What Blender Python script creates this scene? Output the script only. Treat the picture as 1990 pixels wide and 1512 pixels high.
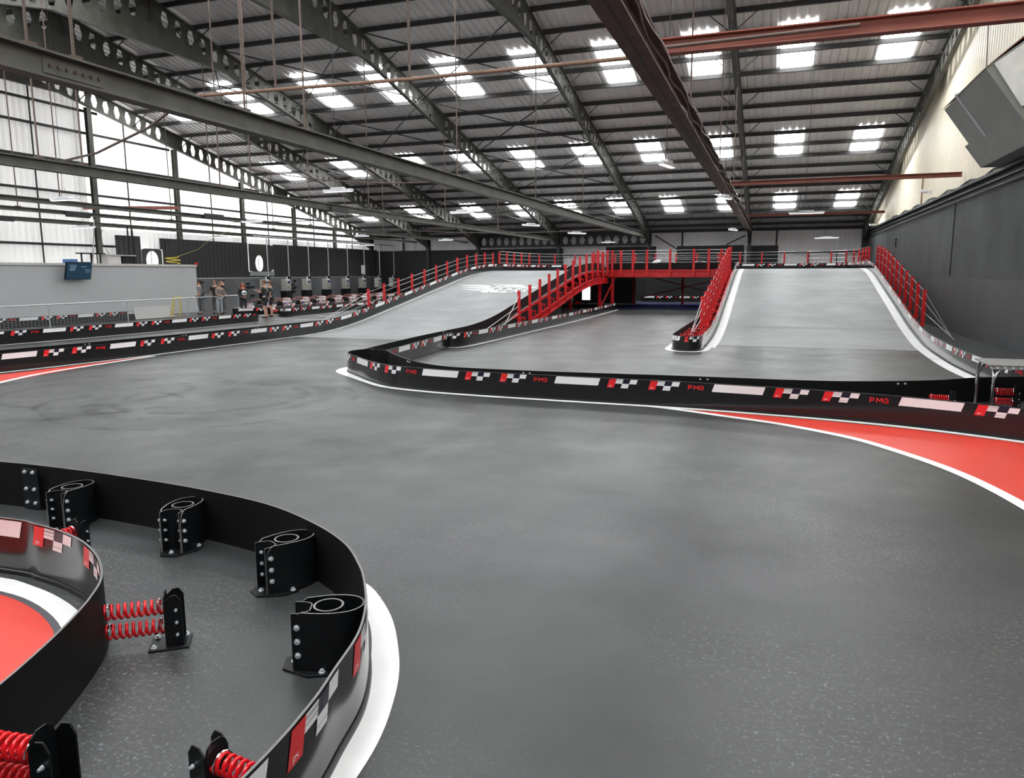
import bpy, bmesh, math, random
from mathutils import Vector, Matrix
random.seed(7)
for o in list(bpy.data.objects): bpy.data.objects.remove(o)
scn = bpy.context.scene
col = scn.collection
PI = math.pi
sin, cos = math.sin, math.cos

# ---------------------------------------------------------------- camera
FPX, PITCH, YAW, ROLL, CAMH = 1450.0, 0.153688539, 0.335731467, -0.004, 2.15
cam = bpy.data.objects.new('camera', bpy.data.cameras.new('camera'))
col.objects.link(cam)
fwd = Vector((-sin(YAW)*cos(PITCH), cos(YAW)*cos(PITCH), -sin(PITCH)))
rt = Vector((cos(YAW), sin(YAW), 0)); up = rt.cross(fwd)
r2 = rt*cos(ROLL) + up*sin(ROLL); u2 = -rt*sin(ROLL) + up*cos(ROLL)
M4 = Matrix((r2, u2, -fwd)).transposed().to_4x4(); M4.translation = Vector((0, 0, CAMH))
cam.matrix_world = M4
cam.data.sensor_width = 36; cam.data.lens = FPX/1990*36
cam.data.clip_end = 300
scn.camera = cam

# ---------------------------------------------------------------- world, exposure
w = bpy.data.worlds.new('world'); scn.world = w; w.use_nodes = True
w.node_tree.nodes['Background'].inputs[0].default_value = (.92, .96, 1, 1)
w.node_tree.nodes['Background'].inputs[1].default_value = 1.0
vs = scn.view_settings
vs.view_transform = 'Standard'; vs.look = 'None'; vs.gamma = 1; vs.exposure = 0.32
try: vs.use_curve_mapping = False
except Exception: pass
SKY = 15.0        # brightness of the daylight coming through the roof lights
GABLE = 1.15       # brightness of the translucent gable sheets

# ---------------------------------------------------------------- materials
MATS = {}
def mat(name, c, rough=.6, metal=0, emit=0, noise=None, bump=None, spec=.5, coat=0):
    if name in MATS: return MATS[name]
    m = bpy.data.materials.new(name); m.use_nodes = True
    nt = m.node_tree; b = nt.nodes['Principled BSDF']
    b.inputs['Base Color'].default_value = (*c, 1)
    b.inputs['Roughness'].default_value = rough
    b.inputs['Metallic'].default_value = metal
    b.inputs['Specular IOR Level'].default_value = spec
    if coat: b.inputs['Coat Weight'].default_value = coat; b.inputs['Coat Roughness'].default_value = .06
    if emit:
        b.inputs['Emission Color'].default_value = (*c, 1); b.inputs['Emission Strength'].default_value = emit
    tc = nt.nodes.new('ShaderNodeTexCoord')
    if noise:   # (scale, amount, stretch)
        mp = nt.nodes.new('ShaderNodeMapping'); mp.inputs['Scale'].default_value = noise[2] if len(noise) > 2 else (1, 1, 1)
        nt.links.new(tc.outputs['Object'], mp.inputs['Vector'])
        n = nt.nodes.new('ShaderNodeTexNoise'); n.inputs['Scale'].default_value = noise[0]; n.inputs['Detail'].default_value = 5
        nt.links.new(mp.outputs['Vector'], n.inputs['Vector'])
        r = nt.nodes.new('ShaderNodeMapRange'); r.inputs['From Min'].default_value = .3; r.inputs['From Max'].default_value = .7
        r.inputs['To Min'].default_value = 1-noise[1]; r.inputs['To Max'].default_value = 1+noise[1]
        nt.links.new(n.outputs['Fac'], r.inputs['Value'])
        mx = nt.nodes.new('ShaderNodeVectorMath'); mx.operation = 'SCALE'; mx.inputs[0].default_value = c
        nt.links.new(r.outputs['Result'], mx.inputs['Scale'])
        nt.links.new(mx.outputs['Vector'], b.inputs['Base Color'])
    if bump:
        n2 = nt.nodes.new('ShaderNodeTexNoise'); n2.inputs['Scale'].default_value = bump[0]; n2.inputs['Detail'].default_value = 4
        nt.links.new(tc.outputs['Object'], n2.inputs['Vector'])
        bp = nt.nodes.new('ShaderNodeBump'); bp.inputs['Strength'].default_value = bump[1]; bp.inputs['Distance'].default_value = .02
        nt.links.new(n2.outputs['Fac'], bp.inputs['Height']); nt.links.new(bp.outputs['Normal'], b.inputs['Normal'])
    MATS[name] = m
    return m

def floor_mat(name, base, light, rough, chalk=True):
    m = bpy.data.materials.new(name); m.use_nodes = True; nt = m.node_tree; N = nt.nodes; Lk = nt.links
    b = N['Principled BSDF']; b.inputs['Roughness'].default_value = rough
    tc = N.new('ShaderNodeTexCoord')
    def noise(scale, stretch, det=6, rotz=0, ro=.6):
        mp = N.new('ShaderNodeMapping'); mp.inputs['Scale'].default_value = stretch; mp.inputs['Rotation'].default_value = (0, 0, rotz)
        Lk.new(tc.outputs['Object'], mp.inputs['Vector'])
        n = N.new('ShaderNodeTexNoise'); n.inputs['Scale'].default_value = scale; n.inputs['Detail'].default_value = det; n.inputs['Roughness'].default_value = ro
        Lk.new(mp.outputs['Vector'], n.inputs['Vector']); return n.outputs['Fac']
    def rng(v, a, c_, d, e):
        r = N.new('ShaderNodeMapRange'); r.inputs['From Min'].default_value = a; r.inputs['From Max'].default_value = c_
        r.inputs['To Min'].default_value = d; r.inputs['To Max'].default_value = e; Lk.new(v, r.inputs['Value']); return r.outputs['Result']
    def mul(a, b_, op='MULTIPLY'):
        x = N.new('ShaderNodeMath'); x.operation = op
        for i, v in enumerate((a, b_)):
            if isinstance(v, (int, float)): x.inputs[i].default_value = v
            else: Lk.new(v, x.inputs[i])
        return x.outputs[0]
    f = rng(noise(.35, (1, 1, 1)), .35, .65, .84, 1.14)
    f = mul(f, rng(noise(.9, (.25, 2.0, 1), rotz=.5), .35, .65, .93, 1.07))
    f = mul(f, rng(noise(60, (1, 1, 1), 3), .3, .7, .9, 1.1))
    if chalk:
        # fine chalky scratches and dust
        patch = rng(noise(.22, (1, 1, 1), 2), .44, .60, 0, 1)
        scr = rng(noise(7, (.5, 3.5, 1), 10, .8, .85), .55, .66, 0, 2.4)
        sp = rng(noise(38, (1, 1, 1), 6, 0, .8), .55, .66, 0, 7)
        f = mul(f, mul(mul(patch, mul(scr, sp, 'ADD')), 1.0), 'ADD')
        # curved tyre marks left by spinning karts
        spm = None
        brk = rng(noise(1.3, (1, 1, 1), 3), .42, .58, 0, 1)
        for cx_, cy_, r_, w_, k_ in ((-9.3, 10.6, 1.55, .16, .35), (-9.2, 10.5, 1.95, .22, .28), (-9.1, 10.3, 2.45, .10, .3), (-10.6, 9.6, 1.1, .10, .35), (-11.8, 10.4, 1.6, .12, .3), (-11.9, 10.2, 2.6, .2, .22), (-6.3, 25.4, 1.2, .2, .35), (-5.6, 27.4, 1.5, .2, .35), (-4.4, 24.0, 1.8, .16, .3), (3.4, 19.0, 2.2, .12, .25), (-7.2, 9.2, 3.2, .3, .15)):
            ds = N.new('ShaderNodeVectorMath'); ds.operation = 'DISTANCE'; Lk.new(tc.outputs['Object'], ds.inputs[0]); ds.inputs[1].default_value = (cx_, cy_, .1)
            d_ = mul(mul(ds.outputs['Value'], -r_, 'ADD'), 0, 'ADD'); ab = N.new('ShaderNodeMath'); ab.operation = 'ABSOLUTE'; Lk.new(d_, ab.inputs[0])
            ring = rng(ab.outputs[0], w_*.4, w_, k_, 0)
            mk_ = mul(mul(mul(ring, brk), -1.6), 1, 'ADD'); f = mul(f, mk_); spm = mk_ if spm is None else mul(spm, mk_)
        vr = rng(noise(.5, (1, 1, 1), 5), .35, .65, .40, .62)
        Lk.new(mul(mul(spm, vr), 1.15), b.inputs['Specular IOR Level'])
    mix = N.new('ShaderNodeVectorMath'); mix.operation = 'SCALE'; mix.inputs[0].default_value = base; Lk.new(f, mix.inputs['Scale'])
    Lk.new(mix.outputs['Vector'], b.inputs['Base Color'])
    bp = N.new('ShaderNodeBump'); bp.inputs['Strength'].default_value = .25; bp.inputs['Distance'].default_value = .004
    Lk.new(noise(220, (1, 1, 1), 2), bp.inputs['Height']); Lk.new(bp.outputs['Normal'], b.inputs['Normal'])
    Lk.new(rng(noise(.8, (1, 1, 1)), .35, .65, rough-.05, rough+.07), b.inputs['Roughness'])
    MATS[name] = m
    return m

def block_mat(name, c, brick=(.45, .22)):
    m = bpy.data.materials.new(name); m.use_nodes = True; nt = m.node_tree; N = nt.nodes; Lk = nt.links
    b = N['Principled BSDF']; b.inputs['Roughness'].default_value = .75
    tc = N.new('ShaderNodeTexCoord'); sx = N.new('ShaderNodeSeparateXYZ'); cx = N.new('ShaderNodeCombineXYZ')
    Lk.new(tc.outputs['Object'], sx.inputs[0]); Lk.new(sx.outputs['Y'], cx.inputs['X']); Lk.new(sx.outputs['Z'], cx.inputs['Y'])
    t = N.new('ShaderNodeTexBrick'); t.inputs['Scale'].default_value = 1; t.inputs['Brick Width'].default_value = brick[0]; t.inputs['Row Height'].default_value = brick[1]
    t.inputs['Mortar Size'].default_value = .008; t.inputs['Mortar Smooth'].default_value = .4
    Lk.new(cx.outputs[0], t.inputs['Vector'])
    n = N.new('ShaderNodeTexNoise'); n.inputs['Scale'].default_value = .7; n.inputs['Detail'].default_value = 6; Lk.new(tc.outputs['Object'], n.inputs['Vector'])
    r = N.new('ShaderNodeMapRange'); r.inputs['From Min'].default_value = .3; r.inputs['From Max'].default_value = .7; r.inputs['To Min'].default_value = .72; r.inputs['To Max'].default_value = 1.25
    Lk.new(n.outputs['Fac'], r.inputs['Value'])
    mx = N.new('ShaderNodeVectorMath'); mx.operation = 'SCALE'; mx.inputs[0].default_value = c; Lk.new(r.outputs['Result'], mx.inputs['Scale'])
    Lk.new(mx.outputs['Vector'], b.inputs['Base Color'])
    bp = N.new('ShaderNodeBump'); bp.inputs['Strength'].default_value = .5; bp.inputs['Distance'].default_value = .01; bp.invert = True
    Lk.new(t.outputs['Fac'], bp.inputs['Height']); Lk.new(bp.outputs['Normal'], b.inputs['Normal'])
    MATS[name] = m
    return m

ASPH = floor_mat('track_asphalt', (.036, .038, .039), 0, .36)
RAMPM = floor_mat('ramp_surface', (.25, .26, .26), 0, .52, False)
BLK = mat('gloss_black_plastic', (.010, .010, .011), .13, spec=.55)
BLKE = mat('cut_plastic_edge', (.16, .16, .155), .4)
BLKM = mat('satin_black_steel', (.006, .007, .008), .38, spec=.35)
BLKB = mat('black_plastic_back', (.006, .006, .006), .55, spec=.2)
BLKD = mat('matt_black', (.008, .008, .009), .7)
WPAINT = mat('white_line_paint', (.83, .84, .83), .42, noise=(3, .05))
RFLOOR = mat('red_floor_paint', (.66, .052, .034), .38, noise=(1.2, .06))
GREYL = mat('grey_line_edge', (.08, .08, .09), .5)
SW = mat('white_sticker', (.86, .86, .87), .3)
SR = mat('red_sticker', (.75, .02, .025), .3)
SNAVY = mat('navy_sticker', (.012, .010, .03), .3)
REDST = mat('red_painted_steel', (.60, .010, .014), .38, noise=(4, .10))
GALV = mat('galvanised_steel', (.55, .57, .58), .42, .7, noise=(9, .12))
CHROME = mat('polished_metal', (.72, .73, .74), .16, 1)
CABLE = mat('steel_cable', (.48, .49, .50), .35, .6)
ZINC = mat('zinc_bolt', (.74, .80, .85), .34, .55)
DSTEEL = mat('dark_frame_steel', (.088, .088, .074), .6, noise=(2.2, .28))
PURL = mat('dark_purlin', (.022, .022, .021), .6)
RUST = mat('rusty_brown_beam', (.085, .050, .040), .65, noise=(2.5, .35))
OXIDE = mat('red_oxide_beam', (.24, .070, .047), .6, noise=(1.6, .18))
RODM = mat('rusty_rod', (.10, .066, .052), .6, noise=(6, .2))
ROOFM = mat('grey_roof_sheet', (.72, .70, .69), .5, noise=(.6, .10))
CLADW = mat('white_wall_sheet', (.85, .83, .83), .5, noise=(.5, .05))
CLADC = mat('cream_wall_sheet', (.92, .83, .66), .5, noise=(.5, .04))
CLADK = mat('charcoal_wall_sheet', (.028, .029, .030), .55)
CLADT = mat('thin_white_sheet', (.86, .85, .84), .5, emit=.33)  # emission puts the daylight passing through the wall sheets into the material
def striped(m, pitch, off, dark=.72):  # dims the emission along each rib in place of rib shading
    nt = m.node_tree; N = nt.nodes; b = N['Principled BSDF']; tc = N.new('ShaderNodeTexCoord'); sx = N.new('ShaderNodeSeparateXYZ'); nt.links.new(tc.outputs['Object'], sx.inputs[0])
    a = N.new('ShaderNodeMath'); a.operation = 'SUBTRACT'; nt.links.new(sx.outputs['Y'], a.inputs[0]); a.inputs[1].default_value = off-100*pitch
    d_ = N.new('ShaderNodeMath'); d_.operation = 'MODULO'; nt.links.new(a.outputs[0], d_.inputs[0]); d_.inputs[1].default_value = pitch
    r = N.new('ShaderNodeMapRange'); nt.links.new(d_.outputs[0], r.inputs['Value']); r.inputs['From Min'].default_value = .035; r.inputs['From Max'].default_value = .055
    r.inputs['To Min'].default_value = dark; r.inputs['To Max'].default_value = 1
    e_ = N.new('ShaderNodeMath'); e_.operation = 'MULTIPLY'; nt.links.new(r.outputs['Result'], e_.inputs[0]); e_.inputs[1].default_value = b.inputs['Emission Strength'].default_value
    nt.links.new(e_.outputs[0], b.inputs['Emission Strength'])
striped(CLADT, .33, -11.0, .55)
GLOW = mat('translucent_sheet', (1, 1, 1), .5, emit=GABLE)
striped(GLOW, .33, 30.6, .8)
ROOFL = mat('roof_light', (.97, .99, 1), .5, emit=SKY)
BLOCK = block_mat('black_painted_block', (.055, .058, .060))
BLOCKG = block_mat('grey_painted_block', (.10, .105, .11))
BLKW = mat('black_wall_paint', (.014, .014, .016), .6)
TRIMK = mat('black_steel_trim', (.013, .013, .013), .5)
SPRING = mat('red_spring', (.72, .010, .016), .22)
GREYP = mat('pale_grey_panel', (.50, .515, .52), .55, noise=(.4, .03))
CREAMT = mat('off_white_trim', (.62, .60, .58), .5)
LAMPW = mat('white_lamp_case', (.75, .76, .78), .4)
LAMPE = mat('lamp_diffuser', (.95, .97, 1), .4, emit=1.2)
YEL = mat('yellow_ladder', (.70, .55, .04), .45)
NAVY = mat('blue_floor', (.012, .022, .22), .5)
SKIN = mat('skin', (.50, .28, .20), .55)
DUCT = mat('grey_duct_sheet', (.22, .23, .215), .45, .3, noise=(1.5, .10))
RUB = mat('tyre_rubber', (.015, .015, .015), .7)

# ---------------------------------------------------------------- helpers
def tag(o, label=None, cat=None, group=None, kind=None):
    if label: o['label'] = label
    if cat: o['category'] = cat
    if group: o['group'] = group
    if kind: o['kind'] = kind
    return o
def empty(name, loc=(0, 0, 0), rz=0, label=None, cat=None, group=None, kind=None):
    o = bpy.data.objects.new(name, None); o.empty_display_size = .1
    o.location = loc; o.rotation_euler = (0, 0, rz); col.objects.link(o)
    return tag(o, label, cat, group, kind)
class MB:
    def __init__(s): s.v = []; s.f = []; s.m = []; s.mats = []; s.cur = 0
    def use(s, m):
        if m not in s.mats: s.mats.append(m)
        s.cur = s.mats.index(m); return s
    def face(s, idx): s.f.append(tuple(idx)); s.m.append(s.cur)
    def poly(s, pts):
        b = len(s.v); s.v += [tuple(p) for p in pts]; s.face(range(b, b+len(pts)))
    def box(s, c, d, rz=0, mtx=None):
        b = len(s.v); hx, hy, hz = d[0]/2, d[1]/2, d[2]/2
        for z in (-hz, hz):
            for x, y in ((-hx, -hy), (hx, -hy), (hx, hy), (-hx, hy)):
                if mtx: p = mtx @ Vector((x, y, z)); s.v.append((p.x+c[0], p.y+c[1], p.z+c[2]))
                else: s.v.append((c[0]+x*cos(rz)-y*sin(rz), c[1]+x*sin(rz)+y*cos(rz), c[2]+z))
        for q in ((0, 3, 2, 1), (4, 5, 6, 7), (0, 1, 5, 4), (1, 2, 6, 5), (2, 3, 7, 6), (3, 0, 4, 7)): s.face([b+i for i in q])
        return s
    def beam(s, p, q, w, h, upv=(0, 0, 1)):      # rectangular bar from p to q
        p, q = Vector(p), Vector(q); d = (q-p).normalized(); u = Vector(upv)
        if abs(d.dot(u)) > .999: u = Vector((0, 1, 0))
        x = d.cross(u).normalized(); y = x.cross(d)
        b = len(s.v)
        for e in (p, q):
            for a, c in ((-1, -1), (1, -1), (1, 1), (-1, 1)): s.v.append(tuple(e+x*(a*w/2)+y*(c*h/2)))
        for f in ((0, 3, 2, 1), (4, 5, 6, 7), (0, 1, 5, 4), (1, 2, 6, 5), (2, 3, 7, 6), (3, 0, 4, 7)): s.face([b+i for i in f])
        return s
    def ibeam(s, p, q, w, h, t=.02):
        p, q = Vector(p), Vector(q); dz = Vector((0, 0, h/2-t/2))
        d = (q-p).normalized(); y = d.cross(Vector((0, 0, 1))).normalized().cross(d)
        dz = y*(h/2-t/2)
        s.beam(p+dz, q+dz, w, t); s.beam(p-dz, q-dz, w, t); s.beam(p, q, t, h-t*2); return s
    def tube(s, pts, r, n=8, cap=True, closed=False):
        pts = [Vector(p) for p in pts]; b = len(s.v); k = len(pts); prev = None
        for i, p in enumerate(pts):
            if closed: d = (pts[(i+1) % k]-pts[i-1])
            else: d = (pts[min(i+1, k-1)]-pts[max(i-1, 0)])
            d.normalize()
            if prev is None:
                a = Vector((0, 0, 1)) if abs(d.z) < .9 else Vector((1, 0, 0)); x = d.cross(a).normalized()
            else: x = (prev-d*prev.dot(d)).normalized()
            prev = x; y = d.cross(x); rr = r[i] if isinstance(r, (list, tuple)) else r
            for j in range(n):
                a = 2*PI*j/n; s.v.append(tuple(p+x*(rr*cos(a))+y*(rr*sin(a))))
        for i in range(k if closed else k-1):
            i2 = (i+1) % k
            for j in range(n):
                s.face((b+i*n+j, b+i*n+(j+1) % n, b+i2*n+(j+1) % n, b+i2*n+j))
        if cap and not closed:
            s.face([b+j for j in range(n)][::-1]); s.face([b+(k-1)*n+j for j in range(n)])
        return s
    def prism(s, poly, a, bb, axis='z'):          # polygon extruded along an axis between a and bb
        def P(u, v, t): return {'z': (u, v, t), 'x': (t, u, v), 'y': (u, t, v)}[axis]
        b = len(s.v); n = len(poly)
        for t in (a, bb):
            for u, v in poly: s.v.append(P(u, v, t))
        s.face([b+i for i in range(n)][::-1]); s.face([b+n+i for i in range(n)])
        for i in range(n): s.face((b+i, b+(i+1) % n, b+n+(i+1) % n, b+n+i))
        return s
    def ball(s, c, r, n=8, m=6, sc=(1, 1, 1)):
        b = len(s.v); s.v.append((c[0], c[1], c[2]-r*sc[2]))
        for i in range(1, m):
            t = PI*i/m
            for j in range(n): s.v.append((c[0]+r*sc[0]*sin(t)*cos(2*PI*j/n), c[1]+r*sc[1]*sin(t)*sin(2*PI*j/n), c[2]-r*sc[2]*cos(t)))
        s.v.append((c[0], c[1], c[2]+r*sc[2])); e = len(s.v)-1
        for j in range(n): s.face((b, b+1+(j+1) % n, b+1+j)); s.face((e, e-n+j, e-n+(j+1) % n))
        for i in range(m-2):
            for j in range(n): s.face((b+1+i*n+j, b+1+i*n+(j+1) % n, b+1+(i+1)*n+(j+1) % n, b+1+(i+1)*n+j))
        return s
    def build(s, name, m=None, parent=None, smooth=False, label=None, cat=None, group=None, kind=None, bevel=0, loc=None):
        me = bpy.data.meshes.new(name)
        me.from_pydata(s.v, [], s.f)
        ms = s.mats if s.mats else [m]
        for x in ms: me.materials.append(x)
        if s.mats: me.polygons.foreach_set('material_index', s.m)
        bm = bmesh.new(); bm.from_mesh(me); bmesh.ops.recalc_face_normals(bm, faces=bm.faces); bm.to_mesh(me); bm.free()
        if smooth: me.polygons.foreach_set('use_smooth', [True]*len(me.polygons))
        me.update()
        o = bpy.data.objects.new(name, me); col.objects.link(o)
        if parent: o.parent = parent
        if loc: o.location = loc
        if smooth and smooth != 'all':
            try: me.set_sharp_from_angle(angle=.7)
            except Exception: pass
        if bevel:
            bv = o.modifiers.new('bevel', 'BEVEL'); bv.width = bevel; bv.segments = 2; bv.limit_method = 'ANGLE'
        return tag(o, label, cat, group, kind)
def copy_tree(o, parent=None):
    c = o.copy(); col.objects.link(c)
    if parent: c.parent = parent
    for ch in [x for x in o.children]: copy_tree(ch, c)
    return c
ORD = ['first', 'second', 'third', 'fourth', 'fifth', 'sixth', 'seventh', 'eighth', 'ninth', 'tenth', 'eleventh', 'twelfth', 'thirteenth', 'fourteenth', 'fifteenth', 'sixteenth', 'seventeenth', 'eighteenth', 'nineteenth', 'twentieth', 'twenty-first', 'twenty-second', 'twenty-third', 'twenty-fourth', 'twenty-fifth', 'twenty-sixth', 'twenty-seventh', 'twenty-eighth', 'twenty-ninth', 'thirtieth']

def spline(pts, step=.12):
    """Catmull-Rom through points, resampled to an even step"""
    P = [Vector(p) if len(p) == 3 else Vector((p[0], p[1], 0)) for p in pts]; out = []
    for i in range(len(P)-1):
        a, b, c, d = P[max(i-1, 0)], P[i], P[i+1], P[min(i+2, len(P)-1)]
        n = max(2, int((c-b).length/.05))
        for k in range(n):
            t = k/n
            out.append(.5*((2*b)+(c-a)*t+(2*a-5*b+4*c-d)*t*t+(3*b-3*c+d-a)*t**3))
    out.append(P[-1])
    res = [out[0]]; acc = 0
    for i in range(1, len(out)):
        seg = (out[i]-out[i-1]).length
        while seg > 0 and acc+seg >= step:
            t = (step-acc)/seg; q = out[i-1].lerp(out[i], t); res.append(q)
            out[i-1] = q; seg = (out[i]-q).length; acc = 0
        acc += seg
    if (res[-1]-out[-1]).length > step*.3: res.append(out[-1])
    return res

# ---------------------------------------------------------------- ramp profiles
def smin(a, b, k):
    h = max(k-abs(a-b), 0)/k; return min(a, b)-h*h*k/4
def smax(a, b, k): return -smin(-a, -b, k)
DECK = 2.30
def zl(y): return smax(0, smin(.156*(y-24.7), DECK, .5), .35)
def zr(y): return smax(0, smin(.163*(y-26.4), DECK+.04, .45), .5)
def z0(x, y): return 0.0
def zleft(x, y): return zl(y)
def zright(x, y): return zr(y)
def zdeck(x, y):
    return DECK
# ================================================================= SETTING
XL, XR, YF, YN = -34.2, 6.15, 60.2, -11.0
RID = 24.7
def zroof(y): return 13.05-.213*abs(y-RID)
def ztop(y): return 12.85-.213*abs(y-RID)
def tagk(o): o['kind'] = 'structure'; return o
m = MB(); m.box(((XL+XR)/2, (YF+YN)/2, -.1), (XR-XL+.8, YF-YN+.8, .2)); tagk(m.build('floor', ASPH))
# blue carpeted floor beyond the bridge
m = MB(); m.box((-5.9, 49.5, .006), (6.6, 7.6, .012)); m.build('floor_covering', NAVY, label='dark blue floor covering under the raised bridge deck', cat='floor covering')

def sheet(name, mt, org, U, V, nu, width, ribs=.33, depth=.035, n=None, parent=None, kind='structure', rw=.10):
    """trapezoidal rib sheet: U = direction across the ribs (length width), V(t) = callable giving top point for each across position"""
    mb = MB(); U = Vector(U).normalized(); n = Vector(n); k = int(width/ribs)+1; pts = []
    for i in range(k):
        s0 = i*ribs
        for ds, dn in ((0, 0), (ribs-rw-.04, 0), (ribs-rw-.02, depth), (ribs-.02, depth)):
            if s0+ds <= width: pts.append((s0+ds, dn))
    pts.append((width, 0))
    for s_, dn in pts:
        a, b_ = V(s_)
        mb.v.append(tuple(Vector(a)+n*dn)); mb.v.append(tuple(Vector(b_)+n*dn))
    for i in range(len(pts)-1): mb.face((2*i, 2*i+1, 2*i+3, 2*i+2))
    o = mb.build(name, mt, parent)
    if kind: o['kind'] = kind
    return o
# roof: two slopes of ribbed sheet
ceil = empty('ceiling', kind='structure')
def slope(ya, yb):
    def V(s_): return ((XL+s_, ya, zroof(ya)), (XL+s_, yb, zroof(yb)))
    o = sheet('roof_slope', ROOFM, 0, (1, 0, 0), V, 0, XR-XL+.2, .33, .04, (0, 0, 1), ceil, None)
    return o
slope(RID, YF+.5); slope(RID, YN-.5)
# roof lights: pairs of translucent sheets between the purlins
SX = [4.15, .42, -3.24, -6.95, -10.62, -14.35, -18.0, -21.65, -26.5, -31.5]
n = 0
for r, (ya, yb) in enumerate(((31.85, 35.42), (42.2, 45.5), (52.15, 55.45), (21.4, 18.0), (12.4, 9.0), (3.0, -.5))):
    for x in SX:
        n += 1; m = MB(); wd = .62
        za, zb = zroof(ya)-.015, zroof(yb)-.015
        a, b_ = min(ya, yb), max(ya, yb); zA, zB = zroof(a)-.012, zroof(b_)-.012
        m.v = [(x-wd, a, zA), (x+wd, a, zA), (x+wd, b_, zB), (x-wd, b_, zB), (x-wd, a, zA-.02), (x+wd, a, zA-.02), (x+wd, b_, zB-.02), (x-wd, b_, zB-.02)]
        for q in ((0, 1, 2, 3), (7, 6, 5, 4), (0, 4, 5, 1), (1, 5, 6, 2), (2, 6, 7, 3), (3, 7, 4, 0)): m.face(q)
        tagk(m.build('window_%d' % n, ROOFL))
# purlins
PY = [35.45+1.667*k for k in range(-6, 15)]
for i, y in enumerate(PY):
    m = MB(); z = zroof(y)-.115
    m.beam((XL, y, z), (XR, y, z), .07, .19)
    m.beam((XL, y-.05, z-.085), (XR, y-.05, z-.085), .06, .015)
    m.build('roof_purlin', PURL, label='dark steel roof purlin, %s row down from the roof ridge towards the far wall' % ORD[i], cat='roof beam', group='roof purlins on the far slope')
for i in range(9):
    y = RID-.8-1.667*i; m = MB(); z = zroof(y)-.115
    m.beam((XL, y, z), (XR, y, z), .07, .19)
    m.build('roof_purlin', PURL, label='dark steel roof purlin on the near slope, %s row down from the ridge' % ORD[i], cat='roof beam', group='roof purlins on the near slope')
# left gable wall: white sheet above, dark sheet band, grey block dado
wl = empty('wall_left', kind='structure')
def VL(z_a, y0, x=XL, flat=None):
    def V(s_):
        y = y0+s_; return ((x, y, z_a), (x, y, (flat if flat else zroof(y)-.02)))
    return V
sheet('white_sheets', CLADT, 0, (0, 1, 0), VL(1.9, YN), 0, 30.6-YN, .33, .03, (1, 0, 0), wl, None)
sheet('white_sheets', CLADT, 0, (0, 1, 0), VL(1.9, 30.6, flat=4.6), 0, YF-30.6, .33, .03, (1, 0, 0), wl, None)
sheet('window_61', GLOW, 0, (0, 1, 0), VL(4.6, 30.6, flat=None), 0, 27.4, .33, .02, (1, 0, 0), None, 'structure', .03)
m = MB(); m.box((XL-.1, 53.2, 5.9), (.1, 14, 3)); m.build('backing_sheet', CLADW, wl)
m = MB(); m.box((XL+.25, (YF+YN)/2, .95), (.8, YF-YN, 1.9)); m.build('block_dado', BLOCKG, wl)
m = MB(); m.box((XL+.61, (YF+YN)/2, 1.92), (.1, YF-YN, .05)); m.build('dado_capping', GALV, wl)
# dark sheets on the lower left wall, as lengths of sheet with their own edges
for i, (ya, yb, zt, zb) in enumerate(((31.6, 33.3, 4.28, 1.95), (34.7, 35.4, 4.24, 3.6), (34.9, 42.4, 4.24, 1.95), (45.1, 59.9, 4.24, 1.95), (42.4, 45.1, 2.35, 1.95))):
    def V(s_, ya=ya, zt=zt, zb=zb): return ((XL+.58, ya+s_, zb), (XL+.58, ya+s_, zt))
    o = sheet('dark_sheets', CLADK if i < 4 else BLOCKG, 0, (0, 1, 0), V, 0, yb-ya, .36, .04, (1, 0, 0), wl, None)
# panels with oval port holes
def oval_panel(y0_, y1_, zb, zt, yc, zc, ry, rz, nm):
    m = MB(); n_ = 28; ring = []; outer = []
    for k in range(n_):
        a = 2*PI*k/n_; ring.append((yc+ry*cos(a), zc+rz*sin(a)))
        ca, sa = cos(a), sin(a)
        t = min(((y1_-yc) if ca > 0 else (yc-y0_))/max(abs(ca), 1e-6), ((zt-zc) if sa > 0 else (zc-zb))/max(abs(sa), 1e-6))
        outer.append((yc+ca*t, zc+sa*t))
    for x in (XL+.64, XL+.61):
        b = len(m.v)
        for p in ring+outer: m.v.append((x, p[0], p[1]))
        for k in range(n_): m.face((b+k, b+(k+1) % n_, b+n_+(k+1) % n_, b+n_+k))
    o = m.build(nm, mat('dark_green_steel', (.028, .032, .026), .6), wl)
    g = MB(); g.box((XL+.585, yc, zc), (.02, ry*1.9, rz*1.9)); g.build('port_pane', mat('port_light', (1, 1, 1), .5, emit=.85), o)
    b = MB(); b.beam((XL+.60, yc-.05, zc-rz), (XL+.60, yc-.05, zc+rz), .03, .03); b.build('glazing_bar', PURL, o)
oval_panel(42.45, 45.05, 2.35, 4.2, 43.5, 2.9, .43, .56, 'porthole_panel')
oval_panel(33.3, 34.75, 2.2, 3.62, 34.05, 2.95, .46, .55, 'porthole_panel')
m = MB()
m.box((XL+.66, 43.7, 2.2), (.08, 2.6, .28)); m.build('grey_panel', mat('mid_grey_panel', (.26, .27, .28), .5), wl)
# girts on the left wall
for i, (z, y1_) in enumerate(((10.5, 31.5), (9.4, 36.4), (7.85, 44.5), (6.3, 52.5), (3.68, 33.3))):
    y0_ = -5
    m = MB(); m.beam((XL+.16, y0_, z), (XL+.16, y1_, z), .09, .12)
    m.build('wall_girt', PURL, label='thin dark horizontal wall rail on the white left wall, %s from the top' % ORD[i], cat='wall rail', group='rails on the left wall')
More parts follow.
